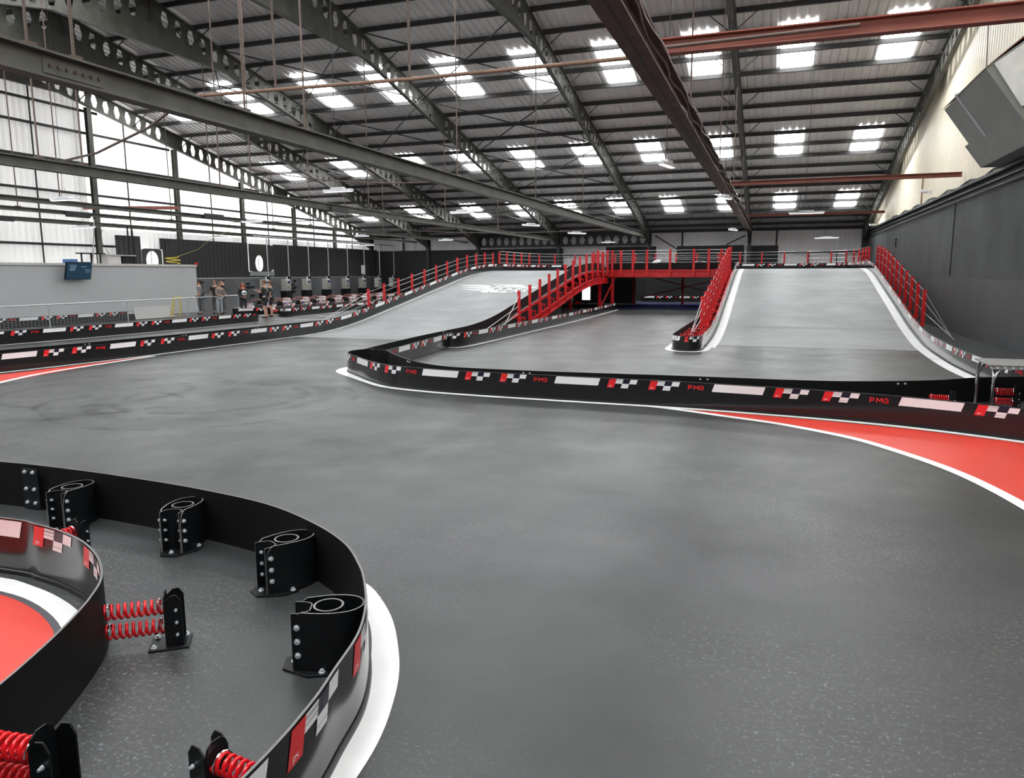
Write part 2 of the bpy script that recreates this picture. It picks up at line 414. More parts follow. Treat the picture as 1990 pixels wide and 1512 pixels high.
# gable columns (dark H columns) and thin sheeting posts
for i, y in enumerate((13.5, 19.2, 24.9, 30.7, 36.5, 42.3, 48.0, 53.4)):
    m = MB(); zt = ztop(y)-.9
    for dx in (-.1, .1): m.box((XL+.42+dx, y, zt/2), (.018, .26, zt))
    m.box((XL+.42, y, zt/2), (.2, .02, zt))
    m.build('gable_column', DSTEEL, label='grey steel column standing on the left wall, %s from the near end' % ORD[i], cat='column', group='columns of the left wall')
for i, y in enumerate((22.0, 27.6, 33.1, 39.6, 45.2, 50.8, 56.4)):
    m = MB(); zt = zroof(y)-.3; m.box((XL+.22, y, (zt+1.9)/2), (.05, .06, zt-1.9))
    m.build('sheeting_post', PURL, label='thin dark post on the left wall sheets, %s from the near end' % ORD[i], cat='post', group='thin posts of the left wall')
# right wall: black block below, cream sheet above
wr = empty('wall_right', kind='structure')
m = MB(); m.box((XR+.1, (YF+YN)/2, 2.5), (.3, YF-YN, 5.0)); m.build('block_wall', BLOCK, wr)
m = MB(); m.box((XR-.08, (YF+YN)/2, .95), (.06, YF-YN, 1.92)); m.build('smooth_render', mat('charcoal_render', (.062, .064, .066), .6, noise=(.8, .15)), wr)
def VR(s_):
    y = YN+s_; return ((XR+.05, y, 4.9), (XR+.05, y, zroof(y)-.02))
sheet('cream_sheets', CLADC, 0, (0, 1, 0), VR, 0, YF-YN, .30, .014, (-1, 0, 0), wr, None, .03)
m = MB(); m.box((XR-.09, (YF+YN)/2, 5.02), (.28, YF-YN, .09)); m.box((XR-.1, (YF+YN)/2, 4.82), (.1, YF-YN, .05)); m.build('wall_ledge', TRIMK, wr)
m = MB(); m.tube([(XR-.13, 5, 4.62), (XR-.13, 60, 4.62)], .03); m.build('trim_1', TRIMK, kind='structure')
m = MB(); m.tube([(XR-.12, 31.3, 4.6), (XR-.12, 31.3, 2.0)], .022); m.build('vertical_conduit', TRIMK, label='thin black vertical conduit on the black block wall', cat='conduit')
# far wall
wf = empty('wall_far', kind='structure')
def far(x0, x1, za, zb, mt, dy=0):
    def V(s_): return ((x0+s_, YF-dy, za), (x0+s_, YF-dy, zb))
    sheet('far_sheets', mt, 0, (1, 0, 0), V, 0, x1-x0, .33, .03, (0, -1, 0), wf, None)
far(XL, XR, 0, 5.62, CLADW)
def blackp(x0, x1, za, zb):
    m = MB(); m.box(((x0+x1)/2, YF-.14, (za+zb)/2), (x1-x0, .12, zb-za)); m.build('black_boarding', BLKW, wf)
blackp(XL, -16.5, 0, 4.15); blackp(-16.5, -12.9, 0, 2.75); blackp(-12.9, -8.9, 0, 4.2); blackp(-8.9, -7.3, 0, 2.9)
blackp(-7.3, -2.3, 0, 4.2); blackp(-2.1, .15, 0, 4.15); blackp(.15, XR, 0, 2.75)
m = MB(); m.beam((XL, YF-.2, 5.35), (XR, YF-.2, 5.35), .1, .22); m.build('eaves_beam', PURL, label='dark eaves beam along the top of the far wall', cat='roof beam')
m = MB(); m.beam((-16.4, YF-.3, 3.6), (-12.9, YF-.3, 3.6), .08, .09); m.build('wall_girt', PURL, label='short dark rail across the white far wall left of the bridge', cat='wall rail')
m = MB(); m.beam((.2, YF-.3, 3.62), (XR-.2, YF-.3, 3.62), .08, .1); m.beam((2.3, YF-.3, 2.7), (2.3, YF-.3, 3.6), .07, .07); m.beam((4.2, YF-.3, 2.7), (4.2, YF-.3, 3.6), .07, .07)
m.build('wall_girt', PURL, label='dark rail with two legs across the white far wall at the right', cat='wall rail')
for x, nm in ((-6.9, 'left of the black boarding'), (-.0, 'right of the black boarding'), (-31.0, 'near the far left corner')):
    m = MB(); m.box((x, YF-.22, 4.65), (.12, .12, 1.2)); m.build('sheeting_post', PURL, label='dark upright post on the white far wall, '+nm, cat='post')
# near wall behind the camera
m = MB(); m.box(((XL+XR)/2, YN-.1, 3), (XR-XL, .2, 6)); m.build('wall_near', CLADW, kind='structure')

# ================================================================= ROOF FRAMES
def hexweb(mb, x, ya, yb, zb, zt, pitch=.7, hw=.29, hh=.36):
    """castellated web in plane x between zb(y) and zt(y) with hexagonal holes"""
    n_ = max(1, int(round((yb-ya)/pitch))); p = (yb-ya)/n_
    for i in range(n_):
        y0_ = ya+i*p; y1_ = y0_+p; yc = (y0_+y1_)/2
        def zz(y, t): return zb(y)*(1-t)+zt(y)*t
        a, b_, c, d = yc-hw*p*.95, yc-hw*p*.48, yc+hw*p*.48, yc+hw*p*.95
        lo, hi = .5-hh, .5+hh
        top = [(y0_, zz(y0_, .5)), (a, zz(a, .5)), (b_, zz(b_, hi)), (c, zz(c, hi)), (d, zz(d, .5)), (y1_, zz(y1_, .5)), (y1_, zz(y1_, 1)), (y0_, zz(y0_, 1))]
        bot = [(y0_, zz(y0_, .5)), (a, zz(a, .5)), (b_, zz(b_, lo)), (c, zz(c, lo)), (d, zz(d, .5)), (y1_, zz(y1_, .5)), (y1_, zz(y1_, 0)), (y0_, zz(y0_, 0))]
        # split into convex quads
        for P, e in ((top, 1), (bot, 0)):
            for q in ((P[0], P[1], P[2], (b_, zz(b_, e)), P[7]), (P[2], P[3], (c, zz(c, e)), (b_, zz(b_, e))), (P[3], P[4], P[5], P[6], (c, zz(c, e)))):
                for xx in (x-.008, x+.008): mb.poly([(xx, u, v) for u, v in q])
        hx = [(a, .5), (b_, hi), (c, hi), (d, .5), (c, lo), (b_, lo)]
        for k in range(6):
            (u1, t1), (u2, t2) = hx[k], hx[(k+1) % 6]
            mb.poly([(x-.008, u1, zz(u1, t1)), (x+.008, u1, zz(u1, t1)), (x+.008, u2, zz(u2, t2)), (x-.008, u2, zz(u2, t2))])
def solidweb(mb, x, poly):
    mb.prism([(y, z) for y, z in poly], x-.01, x+.01, 'x')
FX = [5.85, -1.9, -9.3, -16.6, -23.6, -28.2, -33.75]
FN = ['standing against the cream right wall', 'seen almost edge on above the tall ramp, left of the right wall frame', 'whose foot lands at the left end of the bridge', 'whose foot lands right of the left ramp top',
      'between the left ramp frame and the narrow left bays', 'next to the left gable wall frame', 'standing against the white left gable wall']
def zbot(y): return ztop(y)-.86
for i, X in enumerate(FX):
    fr = empty('roof_frame', (X, YF-1, 0), 0, 'castellated steel roof frame with hexagonal holes, '+FN[i], 'roof frame', 'castellated roof frames')
    def L(mb): mb.v = [(v[0]-X, v[1]-(YF-1), v[2]) for v in mb.v]; return mb
    fw = .2
    for side in (1, -1):
        def yy(d, side=side): return RID+side*d
        m = MB()
        # solid plates at ridge, thirds and eaves; holes between
        segs = [(.45, 11.0), (12.3, 21.2), (22.4, 33.2)]
        plates = [(0, .45), (11.0, 12.3), (21.2, 22.4), (33.2, 34.6)]
        for a, b_ in segs: hexweb(m, X, min(yy(a), yy(b_)), max(yy(a), yy(b_)), zbot, ztop)
        for a, b_ in plates: solidweb(m, X, [(yy(a), zbot(yy(a))), (yy(b_), zbot(yy(b_))), (yy(b_), ztop(yy(b_))), (yy(a), ztop(yy(a)))])
        # haunch plate at the ridge and at the eaves
        solidweb(m, X, [(yy(0), 11.05), (yy(4.4), 11.05), (yy(0), zbot(yy(0)))])
        solidweb(m, X, [(yy(30.2), zbot(yy(30.2))), (yy(34.5), zbot(yy(34.5))), (yy(34.5), 4.3)])
        L(m).build('rafter_web', DSTEEL, fr)
        m = MB()
        m.beam((X, yy(0), ztop(RID)), (X, yy(34.8), ztop(yy(34.8))), fw, .025)
        m.build; L(m).build('top_flange', DSTEEL, fr)
        m = MB(); m.beam((X, yy(0), 11.05), (X, yy(4.4), 11.05), fw, .025)
        m.beam((X, yy(4.4), zbot(yy(4.4))), (X, yy(30.3), zbot(yy(30.3))), fw, .025)
        m.beam((X, yy(30.2), zbot(yy(30.2))), (X, yy(34.5), 4.3), fw, .025)
        L(m).build('bottom_flange', DSTEEL, fr)
        m = MB()
        for d in (.02, 11.1, 12.2, 21.3, 22.3): m.box((X, yy(d), (zbot(yy(d))+ztop(yy(d)))/2), (fw*.9, .02, .84))
        L(m).build('stiffener_plates', DSTEEL, fr)
    m = MB(); 
    for s_ in (-1, 1): m.box((X, YF-1.0+s_*.18, 2.6), (.25, .02, 5.2))
    m.box((X, YF-1, 2.6), (.02, .34, 5.2)); L(m).build('frame_column', PURL, fr)
    # short diagonal stays from the bottom flange up to the purlins
    m = MB()
    for k in range(1, 21, 2):
        y = PY[k]-.3
        for s_ in (-1, 1):
            if i == 0 and s_ == 1 or i == 6 and s_ == -1: continue
            m.beam((X, y, zbot(y)), (X+s_*.85, PY[k], zroof(PY[k])-.2), .035, .035)
    L(m).build('fly_braces', PURL, fr)
# X bracing rods in the roof plane
def rod(name, p, q, r, mt, label, cat, group=None):
    m = MB(); m.tube([p, q], r, 6); return m.build(name, mt, label=label, cat=cat, group=group, smooth=True)
k = 0
for a, b_ in ((-16.6, -9.3), (-28.2, -23.6), (-23.6, -16.6)):
    for y0_, y1_ in ((28.0, 34.5), (34.5, 41.5), (41.5, 48.5), (48.5, 57)):
        k += 1
        g = empty('cross_brace', ((a+b_)/2, y0_, zbot(y0_)), 0, 'crossed bracing rods under the roof, bay %s, %s from ridge' % ({-16.6: 'over the bridge', -28.2: 'nearest the left wall', -23.6: 'over the left ramp'}[a], ORD[(k-1) % 4]), 'bracing', 'crossed roof bracing')
        for p, q in (((a, y0_, ztop(y0_)-.25), (b_, y1_, ztop(y1_)-.25)), ((b_, y0_, ztop(y0_)-.25), (a, y1_, ztop(y1_)-.25))):
            m = MB(); m.tube([p, q], .03, 6); m.v = [(v[0]-(a+b_)/2, v[1]-y0_, v[2]-zbot(y0_)) for v in m.v]; m.build('brace_rod', PURL, g)
# castellated portal beams along the far wall
for a, b_, nm in ((-23.4, -16.8, 'left'), (-16.4, -9.5, 'right')):
    m = MB(); hexweb(m, 0, a, b_, lambda y: 4.3, lambda y: 5.2, .68, .36, .34)
    m.v = [(v[1], YF-1.0+v[0], v[2]) for v in m.v]
    m.box(((a+b_)/2, YF-1, 4.3), (b_-a, .2, .06)); m.box(((a+b_)/2, YF-1, 5.2), (b_-a, .2, .06))
    m.build('castellated_beam', BLKW, label='black castellated beam with lozenge holes on the far wall, %s one of the pair' % nm, cat='beam', group='castellated beams on the far wall')
m = MB(); m.beam((-8.9, YF-.8, 5.0), (-6.9, YF-.8, 3.75), .09, .09); m.build('knee_brace', PURL, label='dark diagonal knee brace on the far wall above the bridge', cat='brace')
m = MB(); m.beam((-2.2, YF-.8, 4.9), (-3.6, YF-.8, 4.2), .09, .09); m.build('knee_brace', PURL, label='dark diagonal knee brace left of the edge-on column', cat='brace')
# ================================================================= CRANE RUNWAY BEAMS
def runway(X, zb, h, w_, mt, y0_, y1_, label):
    e = empty('runway_beam', (X, y0_, zb), 0, label, 'runway beam', 'crane runway beams under the roof')
    m = MB(); m.ibeam((0, 0, h/2), (0, y1_-y0_, h/2), w_, h, .03); m.build('beam', mt, e); return e
r1 = runway(-9.4, 4.76, .36, .26, DSTEEL, 3, 59, 'thick grey-green runway beam nearest the camera, sweeping from upper left to the bridge')
m = MB()
for s_ in (-1, 1): m.box((s_*.02, 5.35, .18), (.02, .95, .2))
m.build('splice_plate', DSTEEL, r1)
for k in range(7):
    m = MB(); m.tube([(.03, 4.98+k*.13, .19), (.06, 4.98+k*.13, .19)], .026, 8); m.build('rivet', RODM, r1)
m = MB(); m.beam((-.1, 0, .4), (-.1, 5.6, .4), .06, .05); m.build('yellow_rail', mat('pale_tan_paint', (.30, .24, .13), .6), r1)
rb = runway(-1.87, 5.04, .42, .34, RUST, 4, 59, 'brown rusty runway beam running overhead to the edge-on column')
m = MB(); m.box((0, 27, .02), (.03, 55, .05)); m.build('bottom_slot', PURL, rb)
def wob(x, zz, y0_, y1_, a=.05, s_=0, n_=60):
    return [(x+a*sin(k*1.3+s_)*random.uniform(.3, 1), y0_+(y1_-y0_)*k/n_, zz+a*.7*sin(k*.9+s_*2)) for k in range(n_+1)]
for j, (c, r_) in enumerate(((LAMPW, .012), (RODM, .02), (LAMPW, .010))):
    m = MB(); m.tube(wob(-2.0+.24+j*.05, 5.12+j*.12, 6, 40, .06, j), r_, 5)
    m.build('cable_run', c, label=['loose white cable clipped along the brown runway beam', 'brown cable conduit drooping along the brown runway beam', 'thin white cable above the brown runway beam'][j], cat='cable')
runway(-16.6, 4.62, .26, .2, DSTEEL, 3, 59, 'grey runway beam second from the camera, crossing the white left wall')
runway(-23.6, 4.56, .17, .18, DSTEEL, 3, 57, 'slim grey runway beam, upper of the three above the grey cabin')
runway(-28.2, 4.66, .16, .18, DSTEEL, 3, 57, 'slim grey runway beam, middle of the three above the grey cabin')
runway(-33.0, 4.62, .20, .16, DSTEEL, 3, 57, 'slim grey runway beam, lowest of the three above the grey cabin')
for X, Yk, nm in ((-23.6, 27.5, 'upper beam'), (-28.2, 24.6, 'middle beam'), (-33.0, 24.8, 'lowest beam'), (-16.6, 26.5, 'second thick beam')):
    m = MB(); m.box((X+.12, Yk, 4.68), (.05, 1.2, .22)); m.build('splice_joint', PURL, label='dark bolted splice plate on the %s above the left track' % nm, cat='plate')
# short red packing board on the left beams
m = MB(); m.beam((-27.3, 24.2, 4.92), (-24.0, 26.0, 4.95), .25, .12); m.build('timber_board', OXIDE, label='red-brown board resting across the left runway beams', cat='board')
# cross beams in red oxide to the right wall
for Y, zb, h, lab in ((12.83, 5.62, .24, 'large red-oxide cross beam nearest the camera at upper right'), (31.05, 5.48, .16, 'middle red-oxide cross beam over the right ramp'), (51.0, 5.66, .15, 'far red-oxide cross beam with a lamp on it')):
    m = MB(); m.ibeam((-2.1, Y, zb+h/2), (6.1, Y, zb+h/2), .2, h, .022); m.build('cross_beam', OXIDE, label=lab, cat='cross beam', group='red-oxide beams to the right wall')
m = MB(); m.tube([(-1.9, 12.62, 5.68), (1.0, 12.62, 5.72)], .03, 8); m.build('conduit_pipe', RODM, label='thin copper-brown pipe strapped to the large red-oxide beam', cat='pipe', smooth=True)
# long orange pipe crossing overhead
m = MB(); m.tube([(-14.65, 16, 6.61), (-8, 16, 6.50), (-2.9, 16, 6.49)], .042, 10); m.build('overhead_pipe', mat('orange_brown_pipe', (.19, .11, .07), .5, noise=(3, .2)), label='long orange-brown pipe crossing high overhead left of the brown beam', cat='pipe', smooth=True)
for i, x in enumerate((-11.6, -8.0)):
    m = MB(); m.tube([(x, 16, 6.56), (x, 16, 11.0)], .03, 6); m.build('hanger_rod', RODM, label='rusty rod holding the long orange pipe, %s one' % ('left', 'right')[i], cat='rod')
m = MB(); m.tube([(-30, 25.0, 6.9), (-26, 23.9, 7.0), (-22, 22.6, 7.5), (-19.5, 21.6, 8.0)], .05, 8); m.build('drooping_pipe', RODM, label='rusty pipe sagging in front of the white left wall', cat='pipe', smooth=True)
# hanger rods for the runway beams
def hang(X, Ys, zb, nm, r_=.021):
    for i, y in enumerate(Ys):
        m = MB(); m.tube([(X, y, zb), (X, y, zroof(y)-.2)], r_, 6); m.box((X, y, zb+.03), (.16, .16, .05))
        m.build('hanger_rod', RODM, label='rusty rod hanging from the roof to the %s, %s from the camera' % (nm, ORD[i]), cat='rod', group='hanger rods of the '+nm)
hang(-9.4, (7.7, 8.4, 12.0, 13.9, 21.9, 30, 38, 46), 5.12, 'thick grey-green beam')
hang(-16.6, (13.6, 14.8, 19.8, 21.3, 29, 37, 45), 4.88, 'second grey beam')
hang(-23.6, (20, 27.5, 35, 43), 4.73, 'upper slim beam')
hang(-28.2, (22, 30, 38, 46), 4.8, 'middle slim beam', .022)
hang(-1.87, (17.0, 26.0, 34.4, 42.5), 5.46, 'brown rusty beam')
# long thin wires
for i, (p, q) in enumerate((((-16.6, 21.3, 5.6), (-9.4, 23.0, 5.15)), ((-28.0, 34, 4.95), (-2.0, 31, 5.25)), ((-23.6, 44, 5.0), (-9.4, 47, 4.9)))):
    m = MB(); P = [Vector(p).lerp(Vector(q), t/12)-Vector((0, 0, .25*4*(t/12)*(1-t/12))) for t in range(13)]; m.tube(P, .022, 6)
    m.build('overhead_cable', RODM if i != 1 else DSTEEL, label=('cable sagging from the second grey beam to the thick beam', 'long cable crossing the hall below the roof to the brown beam', 'far cable crossing above the left ramp')[i], cat='cable')
# ================================================================= DUCT AND CREAM WALL FITTINGS
d = empty('air_duct', (5.5, 20.4, 5.0), 0, 'big grey sheet-metal air duct box high on the cream right wall', 'air duct')
def loc_(mb, o): L_ = o.location; mb.v = [(v[0]-L_.x, v[1]-L_.y, v[2]-L_.z) for v in mb.v]; return mb
m = MB(); m.prism([(4.29, 6.72), (5.0, 5.72), (6.1, 6.0), (6.1, 8.2), (5.3, 7.45)], 20.4, 23.2, 'y'); loc_(m, d).build('duct_body', DUCT, d)
m = MB(); m.prism([(4.33, 6.70), (5.10, 5.60), (6.1, 5.7), (6.1, 7.6), (5.1, 7.25)], 23.25, 25.0, 'y'); loc_(m, d).build('duct_neck', DUCT, d)
m = MB(); m.prism([(5.0, 5.72), (5.45, 5.1), (6.1, 5.1), (6.1, 6.0)], 20.4, 25.4, 'y'); loc_(m, d).build('lower_hopper', DUCT, d)
m = MB(); m.prism([(4.24, 6.74), (5.02, 5.64), (5.08, 5.68), (4.30, 6.78)], 23.17, 23.29, 'y'); loc_(m, d).build('flange_joint', GALV, d)
m = MB(); m.prism([(4.27, 6.70), (4.33, 6.74), (6.1, 8.32), (6.1, 8.22)], 20.36, 25.0, 'y'); loc_(m, d).build('top_edge_angle', OXIDE, d)
m = MB(); m.prism([(4.45, 6.78), (5.06, 5.82), (6.05, 6.1), (6.05, 8.0), (5.3, 7.38)], 20.33, 20.41, 'y'); loc_(m, d).build('end_panel', mat('lit_duct_sheet', (.66, .68, .67), .45, noise=(2.5, .12)), d, label='end panel with its lit side coloured paler grey')  # paler grey puts the light on the end face into its colour
m = MB(); m.tube([(5.35, 20.3, 6.6), (5.35, 20.3, 7.9)], .012, 5); loc_(m, d).build('stay_wire', DSTEEL, d)
for i, (p, q) in enumerate((((5.9, 27.5, 6.5), (5.9, 28.2, 10)), ((5.95, 23.5, 7.8), (5.95, 24.2, 11)), ((5.95, 22.8, 7.9), (5.95, 22.9, 11)))):
    rod('hanging_wire', p, q, .014, PURL, 'thin dark wire against the cream wall above the duct, %s one' % ('left', 'middle', 'right')[i], 'wire')
m = MB(); m.tube([(6.05, 38.5, 5.1), (6.05, 38.5, 6.35), (5.9, 38.5, 6.4)], .04, 6); m.build('wall_pipe', mat('tan_pipe', (.35, .24, .12), .5), label='tan upright pipe on the cream right wall', cat='pipe')
P = [(6.02, 22+k*.9, 5.12+.06*sin(k*1.7)+(.25 if k < 3 else 0)) for k in range(30)]
m = MB(); m.tube(P, .035, 6); m.build('ledge_cable', PURL, label='thick black cable lying along the ledge of the right wall', cat='cable', smooth=True)
def camera_unit(x, y, z, rz, lab, s=1):
    e = empty('security_camera', (x, y, z), rz, lab, 'security camera')
    m = MB(); m.box((0, 0, .02), (.1, .1, .16)); m.build('bracket', LAMPW, e)
    m = MB(); m.tube([(0, 0, .1), (-.22*s, -.1, .07)], .018, 6); m.build('arm', LAMPW, e)
    m = MB(); m.box((-.3*s, -.12, .06), (.34*s, .14, .13), .3); m.build('housing', LAMPW, e, bevel=.02)
camera_unit(6.0, 53.0, 5.02, .2, 'white security camera on the right wall ledge near the far corner', 1.2)
camera_unit(6.0, 36.2, 5.42, .2, 'small white security camera in front of the cream wall', 1)
# black twin bracket on right wall
e = empty('wall_bracket', (6.0, 44.8, 3.8), 0, 'small black twin bracket on the black block wall', 'bracket')
m = MB(); m.beam((-.02, 0, 0), (-.02, 0, -.35), .05, .08); m.build('stem', BLKM, e)
m = MB(); m.beam((-.05, -.3, .05), (-.05, .3, .05), .08, .08); m.build('crossbar', BLKM, e)
# ================================================================= LAMPS
def lamp(x, y, z, rz, ln, lab, topz=None, simple=False):
    e = empty('batten_light', (x, y, z), rz, lab, 'ceiling light', 'hanging batten lights')
    m = MB(); m.box((0, 0, .05), (ln*.42, .16, .07)); m.build('gear_box', LAMPW, e)
    m = MB(); m.box((0, 0, 0), (ln, .15, .06)); m.build('lamp_body', LAMPW, e, bevel=.015)
    m = MB(); m.box((0, 0, -.035), (ln*.94, .11, .025)); m.build('diffuser', LAMPE, e)
    zt = (topz if topz else zroof(y)-.035)-z
    m = MB(); m.tube([(-ln*.12, 0, .08), (-ln*.05, 0, .35), (0, 0, zt)], .009, 4); m.tube([(ln*.12, 0, .08), (0, 0, .35)], .007, 4); m.build('suspension_wire', PURL, e)
for x, y, z, rz, ln, lab in ((-11.83, 18.97, 4.5, 0, .95, 'white batten light hanging centre left under the thick beam'), (-21.07, 18.03, 4.5, 0, 1.15, 'white batten light hanging above the grey cabin at far left'),
        (-31.0, 27.4, 4.4, 0, 1.4, 'white batten light above the screen on the grey cabin'), (-2.35, 17.1, 4.5, 1.35, .75, 'white batten light seen end-on beside the brown beam'),
        (-11.5, 27.2, 4.5, 0, 1.0, 'white batten light over the left ramp foot'), (1.07, 32.6, 4.5, 0, 1.35, 'white batten light in front of the far red-oxide beam'), (3.24, 56.7, 4.5, 0, 1.6, 'white batten light before the white far wall at right'),
        (-11.4, 35.6, 4.5, .9, 1.0, 'white batten light right of the left ramp top'), (-11.2, 43.9, 4.5, .9, 1.3, 'white batten light left of the castellated beam'), (-12.2, 57.5, 4.5, 0, 1.1, 'small white batten light hanging before the castellated beam'),
        (-22.2, 28.4, 4.5, 0, 1.1, 'white batten light above the people at the rail'), (-31.8, 37.5, 4.4, 0, 1.3, 'white batten light above the cabin end'), (-1.6, 25.1, 4.5, 1.2, .8, 'white batten light just left of the brown beam'),
        (-21.9, 48.8, 4.5, 0, 1.1, 'white batten light before the dark far wall at left'), (-24.3, 41.5, 4.5, 0, 1.0, 'white batten light above the kart row'), (-2.3, 43.8, 4.5, 1.2, 1.0, 'white batten light above the top of the right ramp'), (-31.7, 55, 4.5, 0, 1.2, 'white batten light near the far left corner')):
    lamp(x, y, z, rz, ln, lab)
# ================================================================= TRACK BARRIERS
BH = .42
LET = {'P': [[(0, 0), (0, 1), (.62, 1), (.78, .8), (.78, .6), (.62, .42), (0, .42)]],
       'M': [[(0, 0), (.08, 1), (.5, .35), (.92, 1), (1, 0)]],
       'G': [[(.85, .82), (.6, 1), (.25, 1), (0, .72), (0, .28), (.25, 0), (.65, 0), (.88, .2), (.88, .48), (.5, .48)]],
       'p': [[(0, -.45), (0, .62), (.45, .62), (.6, .42), (.6, .15), (.45, 0), (0, 0)]],
       'x': [[(.7, .62), (1.0, .3), (1.3, .62)], [(.95, .28), (1.3, 0)]]}
def stroke_quads(pl, t):
    out = []
    for a, b_ in zip(pl[:-1], pl[1:]):
        d = (b_[0]-a[0], b_[1]-a[1]); L_ = math.hypot(*d) or 1; nx, ny = -d[1]/L_*t/2, d[0]/L_*t/2
        ex, ey = d[0]/L_*t*.45, d[1]/L_*t*.45
        out.append([(a[0]-ex+nx, a[1]-ey+ny), (a[0]-ex-nx, a[1]-ey-ny), (b_[0]+ex-nx, b_[1]+ey-ny), (b_[0]+ex+nx, b_[1]+ey+ny)])
    return out
PER = 2.635
def barrier(name_, path, zf, label, phase=0.0, graphics=True, step=.12, h=BH, group=None, bolts=None, maxs=None):
    pts = spline(path, step); n_ = len(pts)
    S = [0.0]
    for i in range(1, n_): S.append(S[-1]+(pts[i]-pts[i-1]).length)
    nor = []
    for i in range(n_):
        d = pts[min(i+1, n_-1)]-pts[max(i-1, 0)]; d.z = 0; d.normalize(); nor.append(Vector((d.y, -d.x, 0)))
    def at(s_):
        s_ = min(max(s_, 0), S[-1]); lo, hi = 0, n_-1
        while hi-lo > 1:
            mid = (lo+hi)//2
            if S[mid] <= s_: lo = mid
            else: hi = mid
        t = (s_-S[lo])/(S[hi]-S[lo]) if S[hi] > S[lo] else 0
        p = pts[lo].lerp(pts[hi], t); n__ = nor[lo].lerp(nor[hi], t).normalized(); return p, n__
    def P(s_, z, off=0):
        p, n__ = at(s_); return (p.x+n__.x*off-ox, p.y+n__.y*off-oy, zf(p.x, p.y)+z-oz)
    mid = pts[n_//2]; ox, oy, oz = mid.x, mid.y, zf(mid.x, mid.y)
    e = empty(name_, (ox, oy, oz), 0, label, 'track barrier', group)
    T = .012
    m = MB(); m.use(BLK)
    for i in range(n_):
        p, n__ = pts[i], nor[i]; zb = zf(p.x, p.y)
        for off, z in ((0, .0), (0, h), (-T, h), (-T, .0)): m.v.append((p.x+n__.x*off-ox, p.y+n__.y*off-oy, zb+z-oz))
    for i in range(n_-1):
        a, b_ = 4*i, 4*i+4
        m.use(BLK); m.face((a, b_, b_+1, a+1)); m.use(BLKB); m.face((a+2, b_+2, b_+3, a+3)); m.face((a+3, b_+3, b_, a))
        m.use(BLKE); m.face((a+1, b_+1, b_+2, a+2))
    m.use(BLK); m.face((0, 1, 2, 3)); m.face((4*n_-1, 4*n_-2, 4*n_-3, 4*n_-4))
    m.build('barrier_panel', parent=e, smooth=True)
    # lower scuff lip along the foot
    m = MB()
    for i in range(n_):
        p, n__ = pts[i], nor[i]; zb = zf(p.x, p.y)
        for off, z in ((.001, .035), (.012, .03), (.012, .0)): m.v.append((p.x+n__.x*off-ox, p.y+n__.y*off-oy, zb+z-oz))
    for i in range(n_-1):
        a, b_ = 3*i, 3*i+3; m.face((a, b_, b_+1, a+1)); m.face((a+1, b_+1, b_+2, a+2))
    m.build('foot_strip', BLKM, e)
    if bolts:
        s_ = bolts
        while s_ < S[-1]:
            for ds in (-.06, .06):
                a_ = Vector(P(s_+ds, h-.045, -T)); b_ = Vector(P(s_+ds, h-.045, -T-.02)); mbb = MB(); mbb.tube([a_, b_], .016, 8); mbb.build('bolt', ZINC, e, smooth=True)
            s_ += 3.1
    if not graphics: return e, P, S[-1]
    g = MB(); sh = .045
    def flush(nm):
        if g.v: g.build(nm, parent=e)
        g.__init__()
    def para(mt, s0, s1, za, zb, off=.0035, nseg=None):
        """parallelogram leaning with height"""
        g.use(mt); k = nseg or max(1, int((s1-s0)/.08)+1); b = len(g.v)
        for j in range(k+1):
            s_ = s0+(s1-s0)*j/k
            g.v.append(P(s_+(za-.27)/.14*sh-sh/2, za, off)); g.v.append(P(s_+(zb-.27)/.14*sh-sh/2, zb, off))
        for j in range(k): g.face((b+2*j, b+2*j+2, b+2*j+3, b+2*j+1))
    def logo(s0):
        w_, za, zm, zb = .118, .262, .335, .408
        para(SR, s0, s0+w_, za, zb)
        para(SW, s0+w_, s0+2*w_, zm, zb); para(SW, s0+2*w_, s0+3*w_, za, zm); para(SW, s0+3*w_, s0+4*w_, zm, zb)
        para(SNAVY, s0+2*w_, s0+3*w_, zm, zb, .003)
        for zl_ in (.392, .384, .362): para(SNAVY, s0+w_, s0+2*w_, zl_, zl_+.003, .0045, 2)
        para(SNAVY, s0+2*w_, s0+3*w_, .29, .293, .0045, 2)
        for ch in 'px':
            for pl in LET[ch]:
                for q in stroke_quads(pl, .13): g.use(SW).poly([P(s0+.018+u*.032, .282+v*.026, .005) for u, v in q])
    def word(s0, hgt=.06, z=.305, mt=SR):
        x = s0
        for ch, wd in (('P', .062), ('M', .075), ('G', .062)):
            for pl in LET[ch]:
                for q in stroke_quads([(u*wd, v*hgt) for u, v in pl], .0135): g.use(mt).poly([P(x+u, z+v, .0035) for u, v in q])
            x += wd+.022
    s_ = phase-PER*math.ceil(phase/PER+1)
    SE = S[-1]
    while s_ < SE:
        for kind, a, b_ in (('w', 0, .77), ('l', .93, 1.42), ('l', 1.62, 2.11), ('t', 2.25, 2.50)):
            if s_+a >= .05 and s_+b_ <= SE-.05:
                if kind == 'w': para(SW, s_+a, s_+b_, .285, .408); flush('blank_sticker')
                elif kind == 'l': logo(s_+a); flush('chequered_sticker')
                else: word(s_+a); flush('lettering')
        s_ += PER
    return e, P, SE

